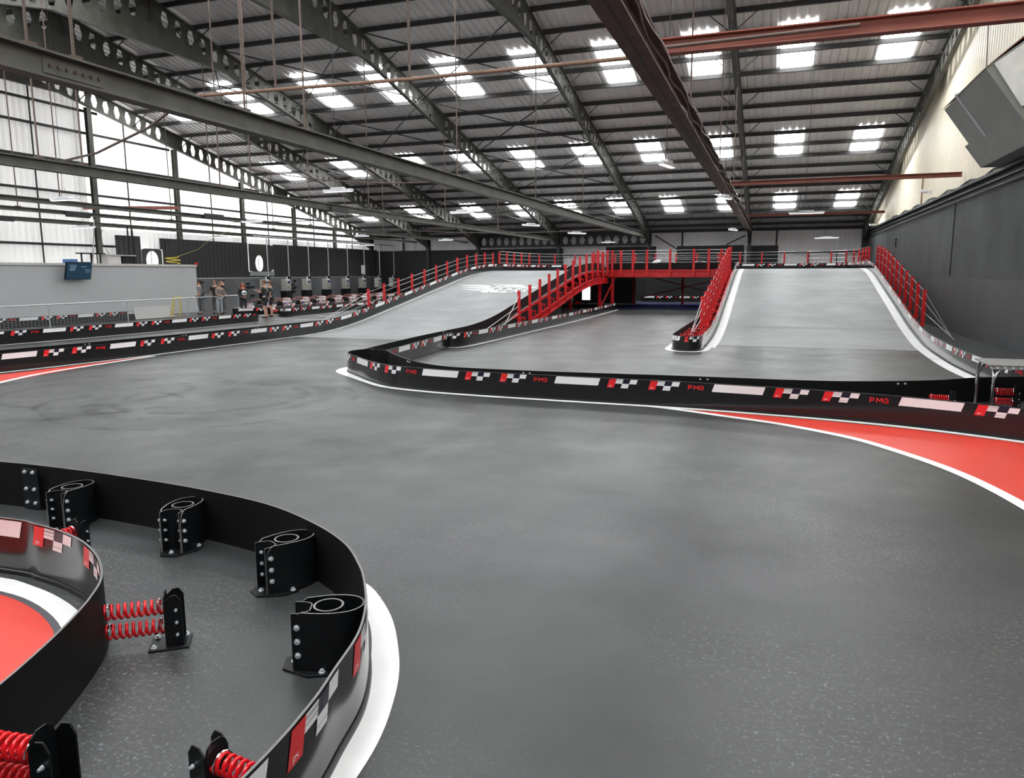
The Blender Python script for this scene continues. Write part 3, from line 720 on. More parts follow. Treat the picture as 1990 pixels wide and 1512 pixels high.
def white_line(name_, path, zf, off0, off1, label, step=.15, mt=None, zo=.003):
    pts = spline(path, step); n_ = len(pts); m = MB()
    for i in range(n_):
        d = pts[min(i+1, n_-1)]-pts[max(i-1, 0)]; d.z = 0; d.normalize(); nn = Vector((d.y, -d.x, 0))
        a0 = off0(i/(n_-1)) if callable(off0) else off0; a1 = off1(i/(n_-1)) if callable(off1) else off1
        for o_ in (a0, a1):
            p = pts[i]+nn*o_; m.v.append((p.x, p.y, zf(p.x, p.y)+zo))
    for i in range(n_-1): m.face((2*i, 2*i+2, 2*i+3, 2*i+1))
    return m.build(name_, mt or WPAINT, label=label, cat='painted line')
def flat(name_, poly, z, mt, label, cat='painted floor'):
    m = MB(); m.poly([(x, y, z) for x, y in poly])
    me = m.build(name_, mt, label=label, cat=cat); b = bmesh.new(); b.from_mesh(me.data); bmesh.ops.triangulate(b, faces=b.faces); b.to_mesh(me.data); b.free(); return me

# --- middle island, front barrier
PF = [(-8.80, 15.45), (-8.98, 15.25), (-9.08, 14.9), (-8.97, 14.5), (-8.73, 14.2), (-8.28, 13.78), (-7.6, 13.15), (-6.93, 12.68), (-6.06, 12.42), (-5.0, 12.28), (-3.5, 12.2), (-1.55, 12.12), (-.4, 12.0), (.9, 11.8), (2.0, 11.5), (3.13, 10.98), (4.4, 10.2), (5.4, 9.4)]
e, P, SE = barrier('track_barrier', PF, z0, 'long glossy black barrier with PMG lettering across the middle of the track', phase=4.68)
# white line at its foot, wider round the nose
white_line('painted_line', PF[1:], z0, lambda t: .02, lambda t: .15+.16*max(0, 1-t/.16), 'white line along the foot of the long middle barrier')
# --- middle island, rear barrier (faces the far side)
PB = [(4.15, 14.5), (3.34, 14.15), (2.47, 13.5), (1.4, 13.05), (.4, 12.87), (-1.64, 12.82), (-3.67, 12.7), (-5.0, 12.72), (-5.7, 12.8), (-6.39, 13.13), (-7.05, 13.7), (-7.79, 14.5), (-8.2, 15.0), (-8.5, 15.25), (-8.8, 15.2)]
barrier('track_barrier', PB, z0, 'black barrier back to back behind the long middle barrier', phase=1, bolts=2.5)
PR1 = [(-8.32, 15.1), (-8.45, 15.9), (-8.72, 18.2), (-8.95, 19.9), (-9.05, 20.6)]
barrier('track_barrier', PR1, z0, 'short black barrier between the island nose and the red foot brackets', phase=.9)
PR2 = [(-9.35, 20.55), (-9.2, 20.2), (-8.9, 20.15), (-8.7, 20.5), (-8.62, 21.6), (-8.58, 24.9), (-8.55, 29), (-8.52, 33), (-8.6, 38), (-8.75, 43.9)]
barrier('track_barrier', PR2, z0, 'black barrier on the floor below the red ramp frame towards the bridge', phase=2.2)
white_line('painted_line', PR2[1:], z0, .02, .15, 'white line at the foot of the barrier running towards the bridge')
PBL = [(-9.75, 44), (-9.78, 38), (-9.75, 30), (-9.65, 24), (-9.5, 20.7), (-9.38, 18.9), (-9.19, 16.9), (-9.0, 15.35)]
barrier('track_barrier', PBL, zleft, 'black barrier along the right edge of the left ramp down to the island nose', phase=.7)
# --- left edge of the track and left ramp
PA = [(-17.3, 5.5), (-16.7, 9), (-16.3, 11.9), (-15.95, 14.6), (-15.85, 17.9), (-15.77, 20), (-15.75, 23.8), (-15.7, 30), (-15.7, 37), (-15.7, 43)]
barrier('track_barrier', PA, zleft, 'long black barrier along the left side of the track and up the left ramp', phase=3.9)
white_line('painted_line', PA, zleft, .02, .15, 'white line following the left track barrier up the left ramp', zo=.006)
PA2 = [(-16.15, 29), (-16.2, 24), (-16.45, 18.5), (-16.75, 15.1), (-17.1, 12.4), (-17.6, 9), (-18.2, 5.5)]
barrier('track_barrier', PA2, z0, 'black barrier back to back with the left track barrier, seen from behind', graphics=False, bolts=2.0)
flat('red_apron', [(-15.98, 10.4), (-15.95, 11.65), (-15.78, 13.6), (-15.7, 15.6), (-15.42, 13.9), (-15.15, 12.4), (-14.8, 11.0), (-14.2, 9.4), (-13.6, 8.2), (-16.2, 8.0)], .002, RFLOOR, 'thin red painted wedge beside the left track barrier')
white_line('painted_line', [(-13.6, 8.2), (-14.25, 9.5), (-14.89, 10.9), (-15.33, 12.2), (-15.52, 13.9), (-15.66, 15.6)], z0, 0, .14, 'white edge line of the thin red wedge at far left', zo=.005)
# --- pit lane barriers further left
PC = [(-25.0, 7), (-24.0, 11), (-23.3, 14), (-22.75, 17), (-22.35, 20.8), (-22.25, 24.5), (-22.3, 28.6)]
barrier('track_barrier', PC, z0, 'black barrier with graphics along the far side of the grey pit lane', phase=.8)
white_line('painted_line', PC, z0, .03, .17, 'white line at the foot of the pit lane barrier')
PD = [(-31.0, 16), (-30.0, 20), (-29.5, 23), (-29.3, 26.5), (-29.25, 30.8)]
barrier('track_barrier', PD, z0, 'black barrier with graphics in front of the grey cabin behind the mesh rail', phase=1.5)
PE_ = [(-24.6, 33.6), (-24.4, 32.9), (-23.9, 32.5), (-23.55, 32.8), (-23.6, 36), (-23.9, 41), (-24.0, 46), (-24.0, 52)]
barrier('track_barrier', PE_, z0, 'black barrier with graphics in front of the row of parked karts', phase=1.3)
barrier('track_barrier', [(-26.2, 31.6), (-25.7, 32.4), (-25.2, 33.4)], z0, 'short black barrier piece with a white sticker behind the two men in shorts', phase=.3)
white_line('painted_line', [(-23.5, 32.6), (-23.55, 36), (-23.8, 42)], z0, .15, .3, 'white line before the parked kart row barrier')
for i, (a, b_) in enumerate((((-19.6, 17.0), (-17.4, 19.3)), ((-18.6, 22.4), (-17.0, 25.5)), ((-21.5, 30.2), (-19.8, 31.6)), ((-22.6, 33.8), (-20.7, 33.2)))):
    white_line('painted_line', [a, ((a[0]+b_[0])/2, (a[1]+b_[1])/2), b_], z0, 0, .16, 'short white grid mark on the grey pit lane, %s from the camera' % ORD[i])
# --- right ramp barriers
PI_ = [(-2.75, 44), (-2.78, 38), (-2.76, 30), (-2.72, 24), (-2.70, 22.2), (-2.68, 21.6), (-2.55, 21.2), (-2.25, 21.0), (-1.97, 21.12), (-1.85, 21.5), (-1.85, 22.3)]
barrier('track_barrier', PI_, z0, 'black barrier with rounded nose at the foot of the right ramp', phase=2.6+1.2)
white_line('painted_line', PI_[3:], z0, .03, .20, 'white line curving round the nose at the right ramp foot')
PRL = [(-1.85, 22.2), (-1.86, 26), (-1.87, 32), (-1.87, 38), (-1.87, 43.2)]
barrier('track_barrier', PRL, zright, 'glossy black barrier up the left edge of the right ramp', phase=.4)
white_line('painted_line', PRL, zright, .05, .32, 'white line up the left edge of the right ramp', zo=.006)
PRR = [(4.42, 43.2), (4.40, 36), (4.38, 30), (4.32, 26.5), (4.20, 24), (4.08, 21.5), (4.02, 19.5), (4.05, 17.8), (4.2, 16.2), (4.45, 15.0)]
barrier('track_barrier', PRR, zright, 'reflective black barrier down the right edge of the right ramp to the metal table', phase=1.4)
white_line('painted_line', PRR, zright, .06, .32, 'white line down the right edge of the right ramp', zo=.006)
# --- deck barriers
PDK = [(-15.7, 43), (-15.7, 47.5), (-15.3, 50.5), (-14, 52), (-11.5, 52.6), (-6, 52.7), (-1, 52.7), (2.3, 52.5), (3.7, 51.3), (4.3, 48.5), (4.42, 43.2)]
barrier('track_barrier', PDK, zdeck, 'black barrier with graphics round the far edge of the raised deck', phase=.5)
white_line('painted_line', PDK, zdeck, .05, .2, 'white line round the far edge of the raised deck', zo=.006)
barrier('track_barrier', [(-2.2, 44.45), (-5.8, 44.45), (-9.5, 44.45)], zdeck, 'black barrier on the near edge of the bridge, seen from behind', phase=.5)
barrier('track_barrier', [(-9.5, 57.2), (-6, 57.2), (-3, 57.2), (1, 57.2)], z0, 'black barrier with graphics in the dark beyond the bridge', phase=.2)

flat('floor_covering', [(4.55, 12), (6.0, 12), (6.0, 44), (4.62, 44), (4.5, 26), (4.3, 21), (4.2, 18), (4.5, 15.5)], .0015, mat('dark_floor_strip', (.050, .052, .053), .8, spec=.2), 'dark floor strip between the right ramp barrier and the black wall', 'floor covering')  # darker matt strip laid over the asphalt
# --- near infield
PN1 = [(-1.66, .8), (-1.66, 1.9), (-1.70, 2.37), (-1.76, 2.66), (-1.83, 2.97), (-1.95, 3.25), (-2.10, 3.50), (-2.27, 3.73), (-2.57, 4.04), (-3.02, 4.33), (-3.6, 4.58), (-4.38, 4.74), (-5.17, 4.83), (-5.99, 4.88), (-6.85, 4.87), (-8.5, 4.7), (-10.5, 4.3)]
barrier('track_barrier', PN1, z0, 'curved black barrier closest to the camera sweeping round the infield', phase=.46, step=.06)
PN2 = [(-9.0, 3.3), (-7.0, 3.58), (-5.2, 3.68), (-4.86, 3.66), (-4.52, 3.60), (-4.2, 3.49), (-3.88, 3.31), (-3.61, 3.09), (-3.45, 2.88), (-3.30, 2.62), (-3.15, 2.3), (-3.02, 1.95), (-2.92, 1.5), (-2.86, .8)]
barrier('track_barrier', PN2, z0, 'curved black barrier at bottom left between the red corner and the infield', phase=.60, step=.06)
def loopline(outer, inner, z, mt, label, nm='painted_line'):
    m = MB(); a = spline(outer, .08); b_ = spline(inner, .08); k = 60
    def samp(L_, t): f = t*(len(L_)-1); i = min(int(f), len(L_)-2); return L_[i].lerp(L_[i+1], f-i)
    for i in range(k+1):
        p, q = samp(a, i/k), samp(b_, i/k); m.v += [(p.x, p.y, z), (q.x, q.y, z)]
    for i in range(k): m.face((2*i, 2*i+2, 2*i+3, 2*i+1))
    return m.build(nm, mt, label=label, cat='painted line')
loopline([(-3.3, 4.55), (-2.95, 4.47), (-2.62, 4.36), (-2.42, 4.2), (-2.17, 3.92), (-1.96, 3.6), (-1.82, 3.34), (-1.72, 3.08), (-1.64, 2.8), (-1.6, 2.5), (-1.58, 2.0), (-1.56, 1.2)],
         [(-3.25, 4.50), (-2.9, 4.33), (-2.5, 4.07), (-2.3, 3.85), (-2.17, 3.66), (-2.02, 3.38), (-1.88, 3.05), (-1.82, 2.8), (-1.78, 2.55), (-1.75, 2.3), (-1.72, 1.9), (-1.70, 1.2)], .003, WPAINT, 'thick white line hugging the curved barrier closest to the camera')
WO = [(-9, 3.2), (-7, 3.5), (-5.2, 3.60), (-4.89, 3.58), (-4.5, 3.50), (-4.09, 3.34), (-3.8, 3.13), (-3.6, 2.92), (-3.45, 2.68), (-3.3, 2.35), (-3.18, 2.0), (-3.05, 1.4)]
WI = [(-9, 3.0), (-7, 3.28), (-5.2, 3.42), (-4.92, 3.43), (-4.66, 3.40), (-4.36, 3.31), (-4.08, 3.18), (-3.88, 3.03), (-3.7, 2.8), (-3.55, 2.5), (-3.42, 2.1), (-3.3, 1.4)]
loopline(WO, WI, .003, WPAINT, 'white curved line between the red corner and the inner barrier at bottom left')
flat('red_apron', [(x, y-.02) for x, y in WI]+[(-3.6, 0.6), (-9, .6)], .0015, RFLOOR, 'red painted corner at bottom left inside the white curve')
loopline([(x, y+.004) for x, y in WI], [(x-.03, y-.035) for x, y in WI], .0025, GREYL, 'thin grey edge between the white curve and the red corner')
# red triangle at right
flat('red_apron', [(-1.42, 11.94), (-.4, 11.82), (.8, 11.62), (1.9, 11.35), (3.0, 10.87), (4.2, 10.0), (5.2, 9.1), (5.2, 3), (2.55, 5.2), (2.45, 6.6), (2.27, 7.83), (2.09, 8.68), (1.85, 9.3), (1.53, 9.85), (1.15, 10.4), (.72, 10.77), (.1, 11.2), (-.68, 11.56)], .002, RFLOOR, 'large red painted wedge at the right edge between white lines')
white_line('painted_line', [(-1.75, 12.04), (-1.2, 11.83), (-.68, 11.58), (.1, 11.22), (.72, 10.79), (1.15, 10.4), (1.53, 9.85), (1.85, 9.28), (2.09, 8.68), (2.3, 7.83), (2.5, 6.6), (2.6, 5.0), (2.6, 3)], z0, -.05, .085, 'white curve edging the large red wedge at right', zo=.005)

# ================================================================= IMPACT ABSORBERS (strap loops) AND SPRING MOUNTS
def bolt(mb, p, r=.014, d=(0, 0, 1)):
    p = Vector(p); d = Vector(d).normalized(); mb.tube([p, p+d*.008], r*1.35, 8); mb.tube([p+d*.008, p+d*.020], r*.85, 6)
def loop_proto():
    e = empty('barrier_support')
    # local +X points at the barrier; plate at origin
    m = MB(); m.prism([(-.17, -.06), (-.02, -.16), (.09, -.15), (.09, .15), (-.02, .16), (-.17, .06)], 0, .012); m.build('base_plate', BLKM, e, bevel=.003)
    H0, H1 = .012, .345
    # teardrop strap
    pts = [(-.105, .085)]
    pts += [(-.085, .088), (-.04, .098), (.02, .11), (.09, .118), (.17, .112), (.235, .085), (.272, .035), (.275, 0)]
    pts = pts + [(x, -y) for x, y in pts[::-1][1:]]
    c = spline([(x, y, 0) for x, y in pts], .02)
    def wall(c_, z0_, z1_, t, mt, nm, par, topedge=True, corner=0):
        m = MB(); n_ = len(c_)
        for i in range(n_):
            d = c_[min(i+1, n_-1)]-c_[max(i-1, 0)]; d.normalize(); nn = Vector((-d.y, d.x, 0))
            zt = z1_
            if corner: 
                s_ = min(i, n_-1-i); zt = z1_-max(0, corner-s_)**2*.012
            for o_, z in ((-t/2, z0_), (-t/2, zt), (t/2, zt), (t/2, z0_)): p = c_[i]+nn*o_; m.v.append((p.x, p.y, z))
        for i in range(n_-1):
            a, b_ = 4*i, 4*i+4
            m.use(mt); m.face((a, b_, b_+1, a+1)); m.face((a+2, b_+2, b_+3, a+3)); m.face((a+3, b_+3, b_, a))
            m.use(BLKE); m.face((a+1, b_+1, b_+2, a+2))
        m.use(BLKE); m.face((0, 1, 2, 3)); b = 4*(n_-1); m.face((b, b+3, b+2, b+1))
        return m.build(nm, parent=par, smooth=True)
    wall(c, H0, H1, .010, BLKM, 'strap_loop', e, corner=3)
    # inner tube
    ring = [Vector((.085+.078*cos(2*PI*k/28), .078*sin(2*PI*k/28), 0)) for k in range(29)]
    wall(ring, .03, H1-.004, .012, BLKM, 'inner_tube', e)
    # channel bracket
    ch = spline([(-.11, .077, 0), (-.06, .072, 0), (-.012, .045, 0), (-.012, 0, 0), (-.012, -.045, 0), (-.06, -.072, 0), (-.11, -.077, 0)], .02)
    wall(ch, H0, H1-.012, .006, BLKM, 'channel_bracket', e)
    for s_ in (-1, 1):
        for k in range(3):
            m = MB(); bolt(m, (-.075, s_*.093, .10+.08*k), .013, (0, s_, 0)); m.build('bolt', ZINC, e, smooth=True)
            m = MB(); bolt(m, (-.075, s_*.068, .10+.08*k), .010, (0, -s_, 0)); m.build('nut', ZINC, e, smooth=True)
    for p in ((-.115, 0), (.055, -.132), (.055, .132)):
        m = MB(); bolt(m, (p[0], p[1], .012), .014); m.build('anchor_bolt', ZINC, e, smooth=True)
    return e
def towards(p, q): return math.atan2(q[1]-p[1], q[0]-p[0])
lp = loop_proto(); first = True
for (p, q, lab) in (((-5.66, 4.59), (-5.68, 4.86), 'black looped barrier support at far left, behind the red and white stickered barrier'), ((-4.35, 4.46), (-4.41, 4.75), 'black looped barrier support second from left inside the infield'),
                    ((-3.13, 4.13), (-3.01, 4.34), 'black looped barrier support third from left inside the infield'), ((-2.32, 3.31), (-2.06, 3.43), 'black looped barrier support nearest the curved barrier and white line')):
    o = lp if first else copy_tree(lp); first = False
    a = towards(p, q); o.location = (q[0]-.29*cos(a), q[1]-.29*sin(a), .002); o.rotation_euler = (0, 0, a); tag(o, lab, 'barrier support', 'looped barrier supports in the infield')
# panel joint bolts and plate on the near barrier
e = empty('joint_plate', (-6.4, 4.84, .2), 0, 'black joint plate with six silver bolts on the infield side of the near barrier', 'plate')
m = MB(); m.box((0, 0, 0), (.2, .012, .38)); m.build('plate', BLKM, e)
for dx in (-.05, .05):
    for z in (-.13, 0, .16):
        m = MB(); bolt(m, (dx, -.006, z), .014, (0, -1, 0)); m.build('bolt', ZINC, e, smooth=True)
def helix(p, q, R_, turns, n_=12):
    p, q = Vector(p), Vector(q); d = (q-p).normalized(); a = Vector((0, 0, 1)); x = d.cross(a).normalized(); y = d.cross(x); out = []
    N_ = int(turns*n_)
    for k in range(N_+1):
        t = k/N_; an = 2*PI*turns*t; out.append(p.lerp(q, t)+x*(R_*cos(an))+y*(R_*sin(an)))
    return out
def spring_proto(ln=.33, turns=9, hh=.33, R_=.040, two=True):
    e = empty('spring_support')
    m = MB(); m.prism([(-.12, -.09), (.10, -.09), (.10, .09), (-.12, .09)], 0, .01); m.build('base_plate', BLKM, e, bevel=.003)
    m = MB()
    # vertical channel: web facing +X, two flanges with rounded tops
    prof = lambda: [(-.055, .01), (.055, .01), (.055, hh-.06), (.045, hh-.02), (.02, hh), (-.02, hh), (-.045, hh-.02), (-.055, hh-.06)]
    m.prism(prof(), .0, .008, 'x'); m.build('upright_plate', BLKM, e, bevel=.0015)
    for s_ in (-1, 1):
        m = MB(); m.prism([(-.09, .01), (.004, .01), (.004, hh-.05), (-.03, hh-.015), (-.065, hh-.012), (-.09, hh-.05)], s_*.055-.004, s_*.055+.004, 'y'); m.build('side_flange', BLKM, e, bevel=.0015)
        for k in range(3):
            m = MB(); bolt(m, (-.06, s_*.061, .08+.075*k), .007, (0, s_, 0)); m.build('rivet', ZINC, e, smooth=True)
    for z in ((.235, .115) if two else (.235,)):
        m = MB(); m.tube(helix((.014, 0, z), (ln, 0, z), R_, turns), .0085, 6); m.build('coil_spring', SPRING, e, smooth='all')
        for x in (.035, ln-.025):
            m = MB(); ring = [Vector((x+.012*(1 if k % 2 else -1)*0, (R_+.008)*cos(a), z+(R_+.008)*sin(a))) for k, a in enumerate([PI*.15*j for j in range(8)])]
            m.tube(ring, .005, 6); m.build('clamp', CHROME, e, smooth=True)
    for p in ((-.09, -.065), (.07, .065), (.07, -.065)):
        m = MB(); bolt(m, (p[0], p[1], .01), .012); m.build('anchor_bolt', ZINC, e, smooth=True)
    return e
sp = spring_proto(); first = True
for (p, a, lab) in (((-3.27, 3.22), PI+.62, 'black spring support with two red coil springs in the middle of the infield'), ((-4.90, 4.02), -PI/2-.15, 'black spring support behind the red and white stickered barrier at left'),
                    ((-2.66, 1.95), PI+.12, 'black spring support with large red coils at the bottom left corner'), ((-2.01, 2.17), -.15, 'black spring support with red coil at the bottom edge beside the near barrier'),
                    ((3.60, 13.35), PI, 'spring support with red coils beneath the metal table at right'), ((2.46, 12.02), PI-.1, 'spring support with a red coil peeping over the middle barrier at right')):
    o = sp if first else copy_tree(sp); first = False
    o.location = (p[0], p[1], .002); o.rotation_euler = (0, 0, a); tag(o, lab, 'spring support', 'spring barrier supports')
    if p[0] < -2.4 and p[1] < 2: o.scale = (1.05, 1.2, 1.15)
    if p[1] > 3.9 and p[0] < -4: o.scale = (.78, 1, 1)
    if p[0] > 2: o.scale = (.8, .9, 1.25 if p[0] > 3 else 1.42)
# ================================================================= RAMPS, DECK, BRIDGE
def ramp(x0, x1, zf, ya, yb, label, lightm):
    e = empty('ramp', ((x0+x1)/2, ya, 0), 0, label, 'ramp')
    ys = [ya+(yb-ya)*k/60 for k in range(61)]; m = MB(); xc = (x0+x1)/2
    for y in ys:
        z = zf(0, y)+.004
        for x, zz in ((x0, z), (x1, z), (x1, z-.14), (x0, z-.14)): m.v.append((x-xc, y-ya, zz))
    for i in range(60):
        a, b_ = 4*i, 4*i+4
        for j in range(4): m.face((a+j, b_+j, b_+(j+1) % 4, a+(j+1) % 4))
    m.face((0, 1, 2, 3)); m.face((243, 242, 241, 240)); m.build('ramp_surface', lightm, e)
    for x in (x0+.02, x1-.02):
        m = MB(); m.v = []; k_ = 60 if x0 > -5 or x == x0+.02 else 37
        for y in ys[:k_+1]: z = zf(0, y); m.v += [(x-xc, y-ya, 0), (x-xc, y-ya, max(z-.15, .001))]
        for i in range(k_): m.face((2*i, 2*i+2, 2*i+3, 2*i+1))
        m.build('shade_sheet', BLKD, e)  # matt black sheet stands in for the dark void under the ramp
    return e
ramp(-15.8, -9.7, zleft, 22.0, 43.3, 'wide pale grey left ramp rising to the raised deck', RAMPM)
ramp(-1.95, 4.5, zright, 23.0, 43.3, 'tall pale grey right ramp rising to the raised deck', RAMPM)
m = MB(); m.box((-5.6, 48.6, DECK-.07), (20.4, 8.3, .14)); m.box((-12.75, 43.9, DECK-.07), (6.1, 1.4, .14)); m.box((1.28, 43.9, DECK-.07), (6.4, 1.4, .14))
m.build('raised_deck', RAMPM, label='pale grey raised deck linking the tops of the two ramps', cat='deck')
# dark seams across the ramps and floor
for x0, x1, y, zf, lab in ((-1.9, 4.3, 20.8, z0, 'dark floor joint across the foot of the right ramp'), (-1.8, 4.3, 27.6, zright, 'faint joint across the lower right ramp'), (-15.5, -9.8, 22.6, z0, 'dark floor joint across the foot of the left ramp'), (-15.5, -9.8, 28.2, zleft, 'faint joint across the lower left ramp')):
    m = MB(); z = zf(0, y)+.009; m.poly([(x0, y, z), (x1, y, z), (x1, y+.04, z), (x0, y+.04, z)]); m.build('floor_joint', GREYL, label=lab, cat='joint')
# white speed-streak lettering painted on the left ramp
m = MB()
random.seed(11)
def onr(x, y): return (x, y, zl(y)+.010)
yb0 = 33.3
def blob(poly): m.poly([onr(x, y) for x, y in poly])
# swoosh streaks
for x0, x1, ya, yb in ((-15.1, -13.3, 34.9, 34.5), (-14.7, -13.1, 34.3, 33.9), (-14.4, -12.4, 33.7, 33.2), (-13.4, -11.6, 35.0, 34.6)):
    blob([(x0, ya), (x1, yb+.25), (x1+.4, yb-.35), (x0+.9, ya-.35)])
# italic capitals built of strokes (illegible at this distance)
xs = -13.0
for k, wd in enumerate((.36, .32, .36, .36, .30)):
    x = xs+k*.46
    for (u0, v0, u1, v1) in random.choice((((0, 0, 0, 1), (0, 1, 1, 1), (.9, 0, .9, 1)), ((0, 0, 0, 1), (0, .5, .8, 1), (0, .5, .9, 0)), ((0, 1, 1, 1), (.5, 0, .5, 1)), ((0, 0, 0, 1), (0, 0, .9, 0), (0, .5, .7, .5), (0, 1, .9, 1)))):
        ax, ay = x+u0*wd+v0*.2, 33.0+v0*1.3; bx, by = x+u1*wd+v1*.2, 33.0+v1*1.3
        if abs(u0-u1) < .01: blob([(ax-.03, ay), (ax+.06, ay), (bx+.06, by), (bx-.03, by)])
        else: blob([(ax, ay-.16), (bx, by-.16), (bx, by+.16), (ax, ay+.16)])
m.build('painted_lettering', WPAINT, label='white streaked lettering painted across the left ramp', cat='painted sign')
# posts and cables
def post_mesh(mb, x, y, z0_, z1_, w_=.10):
    mb.box((x, y, (z0_+z1_)/2), (w_, w_*.7, z1_-z0_))
def fence(label, pts, ht, zbelow=0.0, cables=(.35, .6, .85, 1.08), name_='cable_fence', ends=None, w_=.1, caps=False, rzs=None):
    o0 = pts[0]; e = empty(name_, tuple(o0), 0, label, 'fence', 'red posts and cables of the raised deck and ramps')
    for p in pts:
        m = MB(); post_mesh(m, p[0]-o0[0], p[1]-o0[1], p[2]-o0[2]-zbelow, p[2]-o0[2]+ht, w_)
        m.build('post', REDST, e, bevel=.006)
    for c in cables:
        P_ = [(p[0]-o0[0], p[1]-o0[1], p[2]-o0[2]+c) for p in pts]
        if ends:
            if ends[0]: P_ = [tuple(Vector(ends[0])-Vector(o0)+Vector((0, c*.35, 0)))]+P_
            if ends[1]: P_ = P_+[tuple(Vector(ends[1])-Vector(o0))]
        m = MB(); m.tube(P_, .010, 5); m.build('cable', CABLE, e)
    return e
def offset_pts(path, off, sp_, zf, start=0):
    pts = spline(path, .1); out = []; acc = -start
    for i in range(1, len(pts)):
        acc += (pts[i]-pts[i-1]).length
        if acc >= 0 and (not out or acc >= sp_):
            d = (pts[i]-pts[i-1]); d.z = 0; d.normalize(); n__ = Vector((d.y, -d.x, 0)); p = pts[i]-n__*off
            out.append((p.x, p.y, zf(pts[i].x, pts[i].y))); acc = 0
    return out
YL = [27.6+1.34*k for k in range(12)]
fence('red posts and cables along the left edge of the left ramp', [(-15.95, y, zl(y)) for y in YL], 1.08, .1, (.25, .5, .75, .95), ends=((-16.1, 22.9, .1), None))
fence('red posts and cables round the far edge of the raised deck', offset_pts(PDK, .22, 1.34, zdeck, .4), 1.15, .1, (.5, .75, 1.0, 1.18))
YB = [27.75+1.385*k for k in range(12)]
fence('red posts along the right side of the left ramp, standing on the slanting red rail', [(-9.38, y, zl(y)) for y in YB], 1.0, .75, (), w_=.11)
m = None
# slanting stringer of the left ramp
def stringer(x, ys, zf, lab, sx=1, low=.72):
    e = empty('ramp_stringer', (x, ys[0], 0), 0, lab, 'ramp frame')
    P_ = [(0, y-ys[0], zf(y)) for y in ys]
    for k in range(len(P_)-1):
        pass
    m = MB()
    for dz, w_, h_ in ((-low, .1, .05), (-low+.14, .02, .22), (-low+.27, .1, .04)):
        for k in range(len(P_)-1): m.beam((0, P_[k][1], P_[k][2]+dz), (0, P_[k+1][1]+.02, P_[k+1][2]+dz), w_, h_)
    m.build('stringer_beam', REDST, e)
    for k in range(len(P_)-1):
        y = P_[k][1]+.35
        for j, dy in enumerate((0, .45)):
            z = zf(ys[0]+y+dy)-.10-j*.12
            m = MB(); m.beam((-.30*sx, y+dy, z), (.02*sx, y+dy, z), .05, .05); m.beam((-.02*sx, y+dy, z), (-.02*sx, y+dy, z-.32), .035, .035); m.build('bracket', REDST, e)
    m = MB()
    for k in range(len(P_)-1): m.beam((-.28*sx, P_[k][1], P_[k][2]-.06), (-.28*sx, P_[k+1][1], P_[k+1][2]-.06), .06, .08)
    m.build('edge_rail', REDST, e)
    return e
stringer(-9.38, YB+[44.2], zl, 'slanting red steel frame under the right edge of the left ramp')
# two low cross brackets at the foot
for i, y in enumerate((23.6, 24.9, 26.2)):
    m = MB(); m.beam((-9.5, y, .22), (-8.9, y+.3, .22), .06, .06); m.beam((-9.2, y+.1, .02), (-9.2, y+.1, .3), .06, .06); m.build('foot_bracket', REDST, label='small red bracket between the barriers at the left ramp foot, %s one' % ('nearest', 'middle', 'farthest')[i], cat='bracket')
for i, (p, q) in enumerate((((-9.38, 27.75, .9), (-9.1, 22.2, .05)), ((-9.38, 27.75, .6), (-9.15, 23.8, .05)), ((-9.38, 27.75, 1.3), (-9.2, 25.2, .05)))):
    rod('stay_cable', p, q, .012, CABLE, 'thin stay cable from the first red post down to the floor, %s one' % ('longest', 'middle', 'shortest')[i], 'cable')
YR = [28.8+1.33*k for k in range(11)]
fence('red posts and cables up the right edge of the right ramp beside the black wall', [(4.85, y, zr(y)) for y in YR], 1.15, .1, (.4, .75, 1.08), ends=((5.5, 26.9, .0), None), w_=.12)
YS = [26.6+1.33*k for k in range(13)]
fence('red posts and cables up the left edge of the right ramp', [(-2.32, y, zr(y)) for y in YS], 1.2, .5, (.45, .8, 1.12), ends=((-2.45, 23.3, .05), None), w_=.12)
def stringer_r(): return stringer(-2.32, YS+[44.0], zr, 'red steel frame under the left edge of the right ramp', -1, .5)
stringer_r()
stringer(4.85, YR+[43.4], zr, 'red steel frame under the right edge of the right ramp', 1, .5)
# red springs and clutter inside the nose of the right ramp island
for i, (x, y) in enumerate(((-2.3, 22.0), (-2.32, 23.0), (-2.3, 24.2), (-2.32, 25.5), (-2.34, 27.2))):
    e = empty('spring_tie', (x, y, .27), 0, 'red coil spring tie inside the right ramp nose, %s from the front' % ORD[i], 'spring', 'spring ties in the right ramp nose')
    m = MB(); m.tube(helix((-.34, 0, 0), (.34, 0, 0), .045, 12, 8), .012, 5); m.build('coil', SPRING, e, smooth='all')
    m = MB(); m.box((0, .06, -.12), (.12, .1, .3)); m.build('post', BLKM, e)
# bridge
e = empty('bridge_beam', (-5.85, 44.2, DECK), 0, 'long red steel beam along the near edge of the bridge', 'bridge beam')
m = MB(); m.ibeam((-3.45, 0, -.2), (3.55, 0, -.2), .2, .4, .03); m.build('edge_beam', REDST, e)
m = MB(); m.box((.05, -.06, -.02), (7.0, .05, .10)); m.build('top_channel', REDST, e)
for k, x in enumerate((-9.36, -8.56, -7.86, -7.05, -5.72, -4.39, -3.57, -2.89)):
    m = MB(); m.box((x+5.85, -.14, -.27), (.14, .04, .14)); m.build('post_bracket', REDST, e)
fence('red posts and cables along the near edge of the bridge', [(x, 44.05, DECK) for x in (-9.95, -9.36, -9.08, -8.56, -7.86, -7.05, -5.72, -4.39, -3.57, -2.89, -2.5)], 1.18, .32, (.45, .7, .95, 1.13), w_=.13)
fence('short run of red posts and cables on the near edge of the left ramp top', [(-9.6, y, DECK) for y in (43.6,)]+[(-9.9, 44.05, DECK), (-10.3, 44.5, DECK)], 1.1, .1, ())
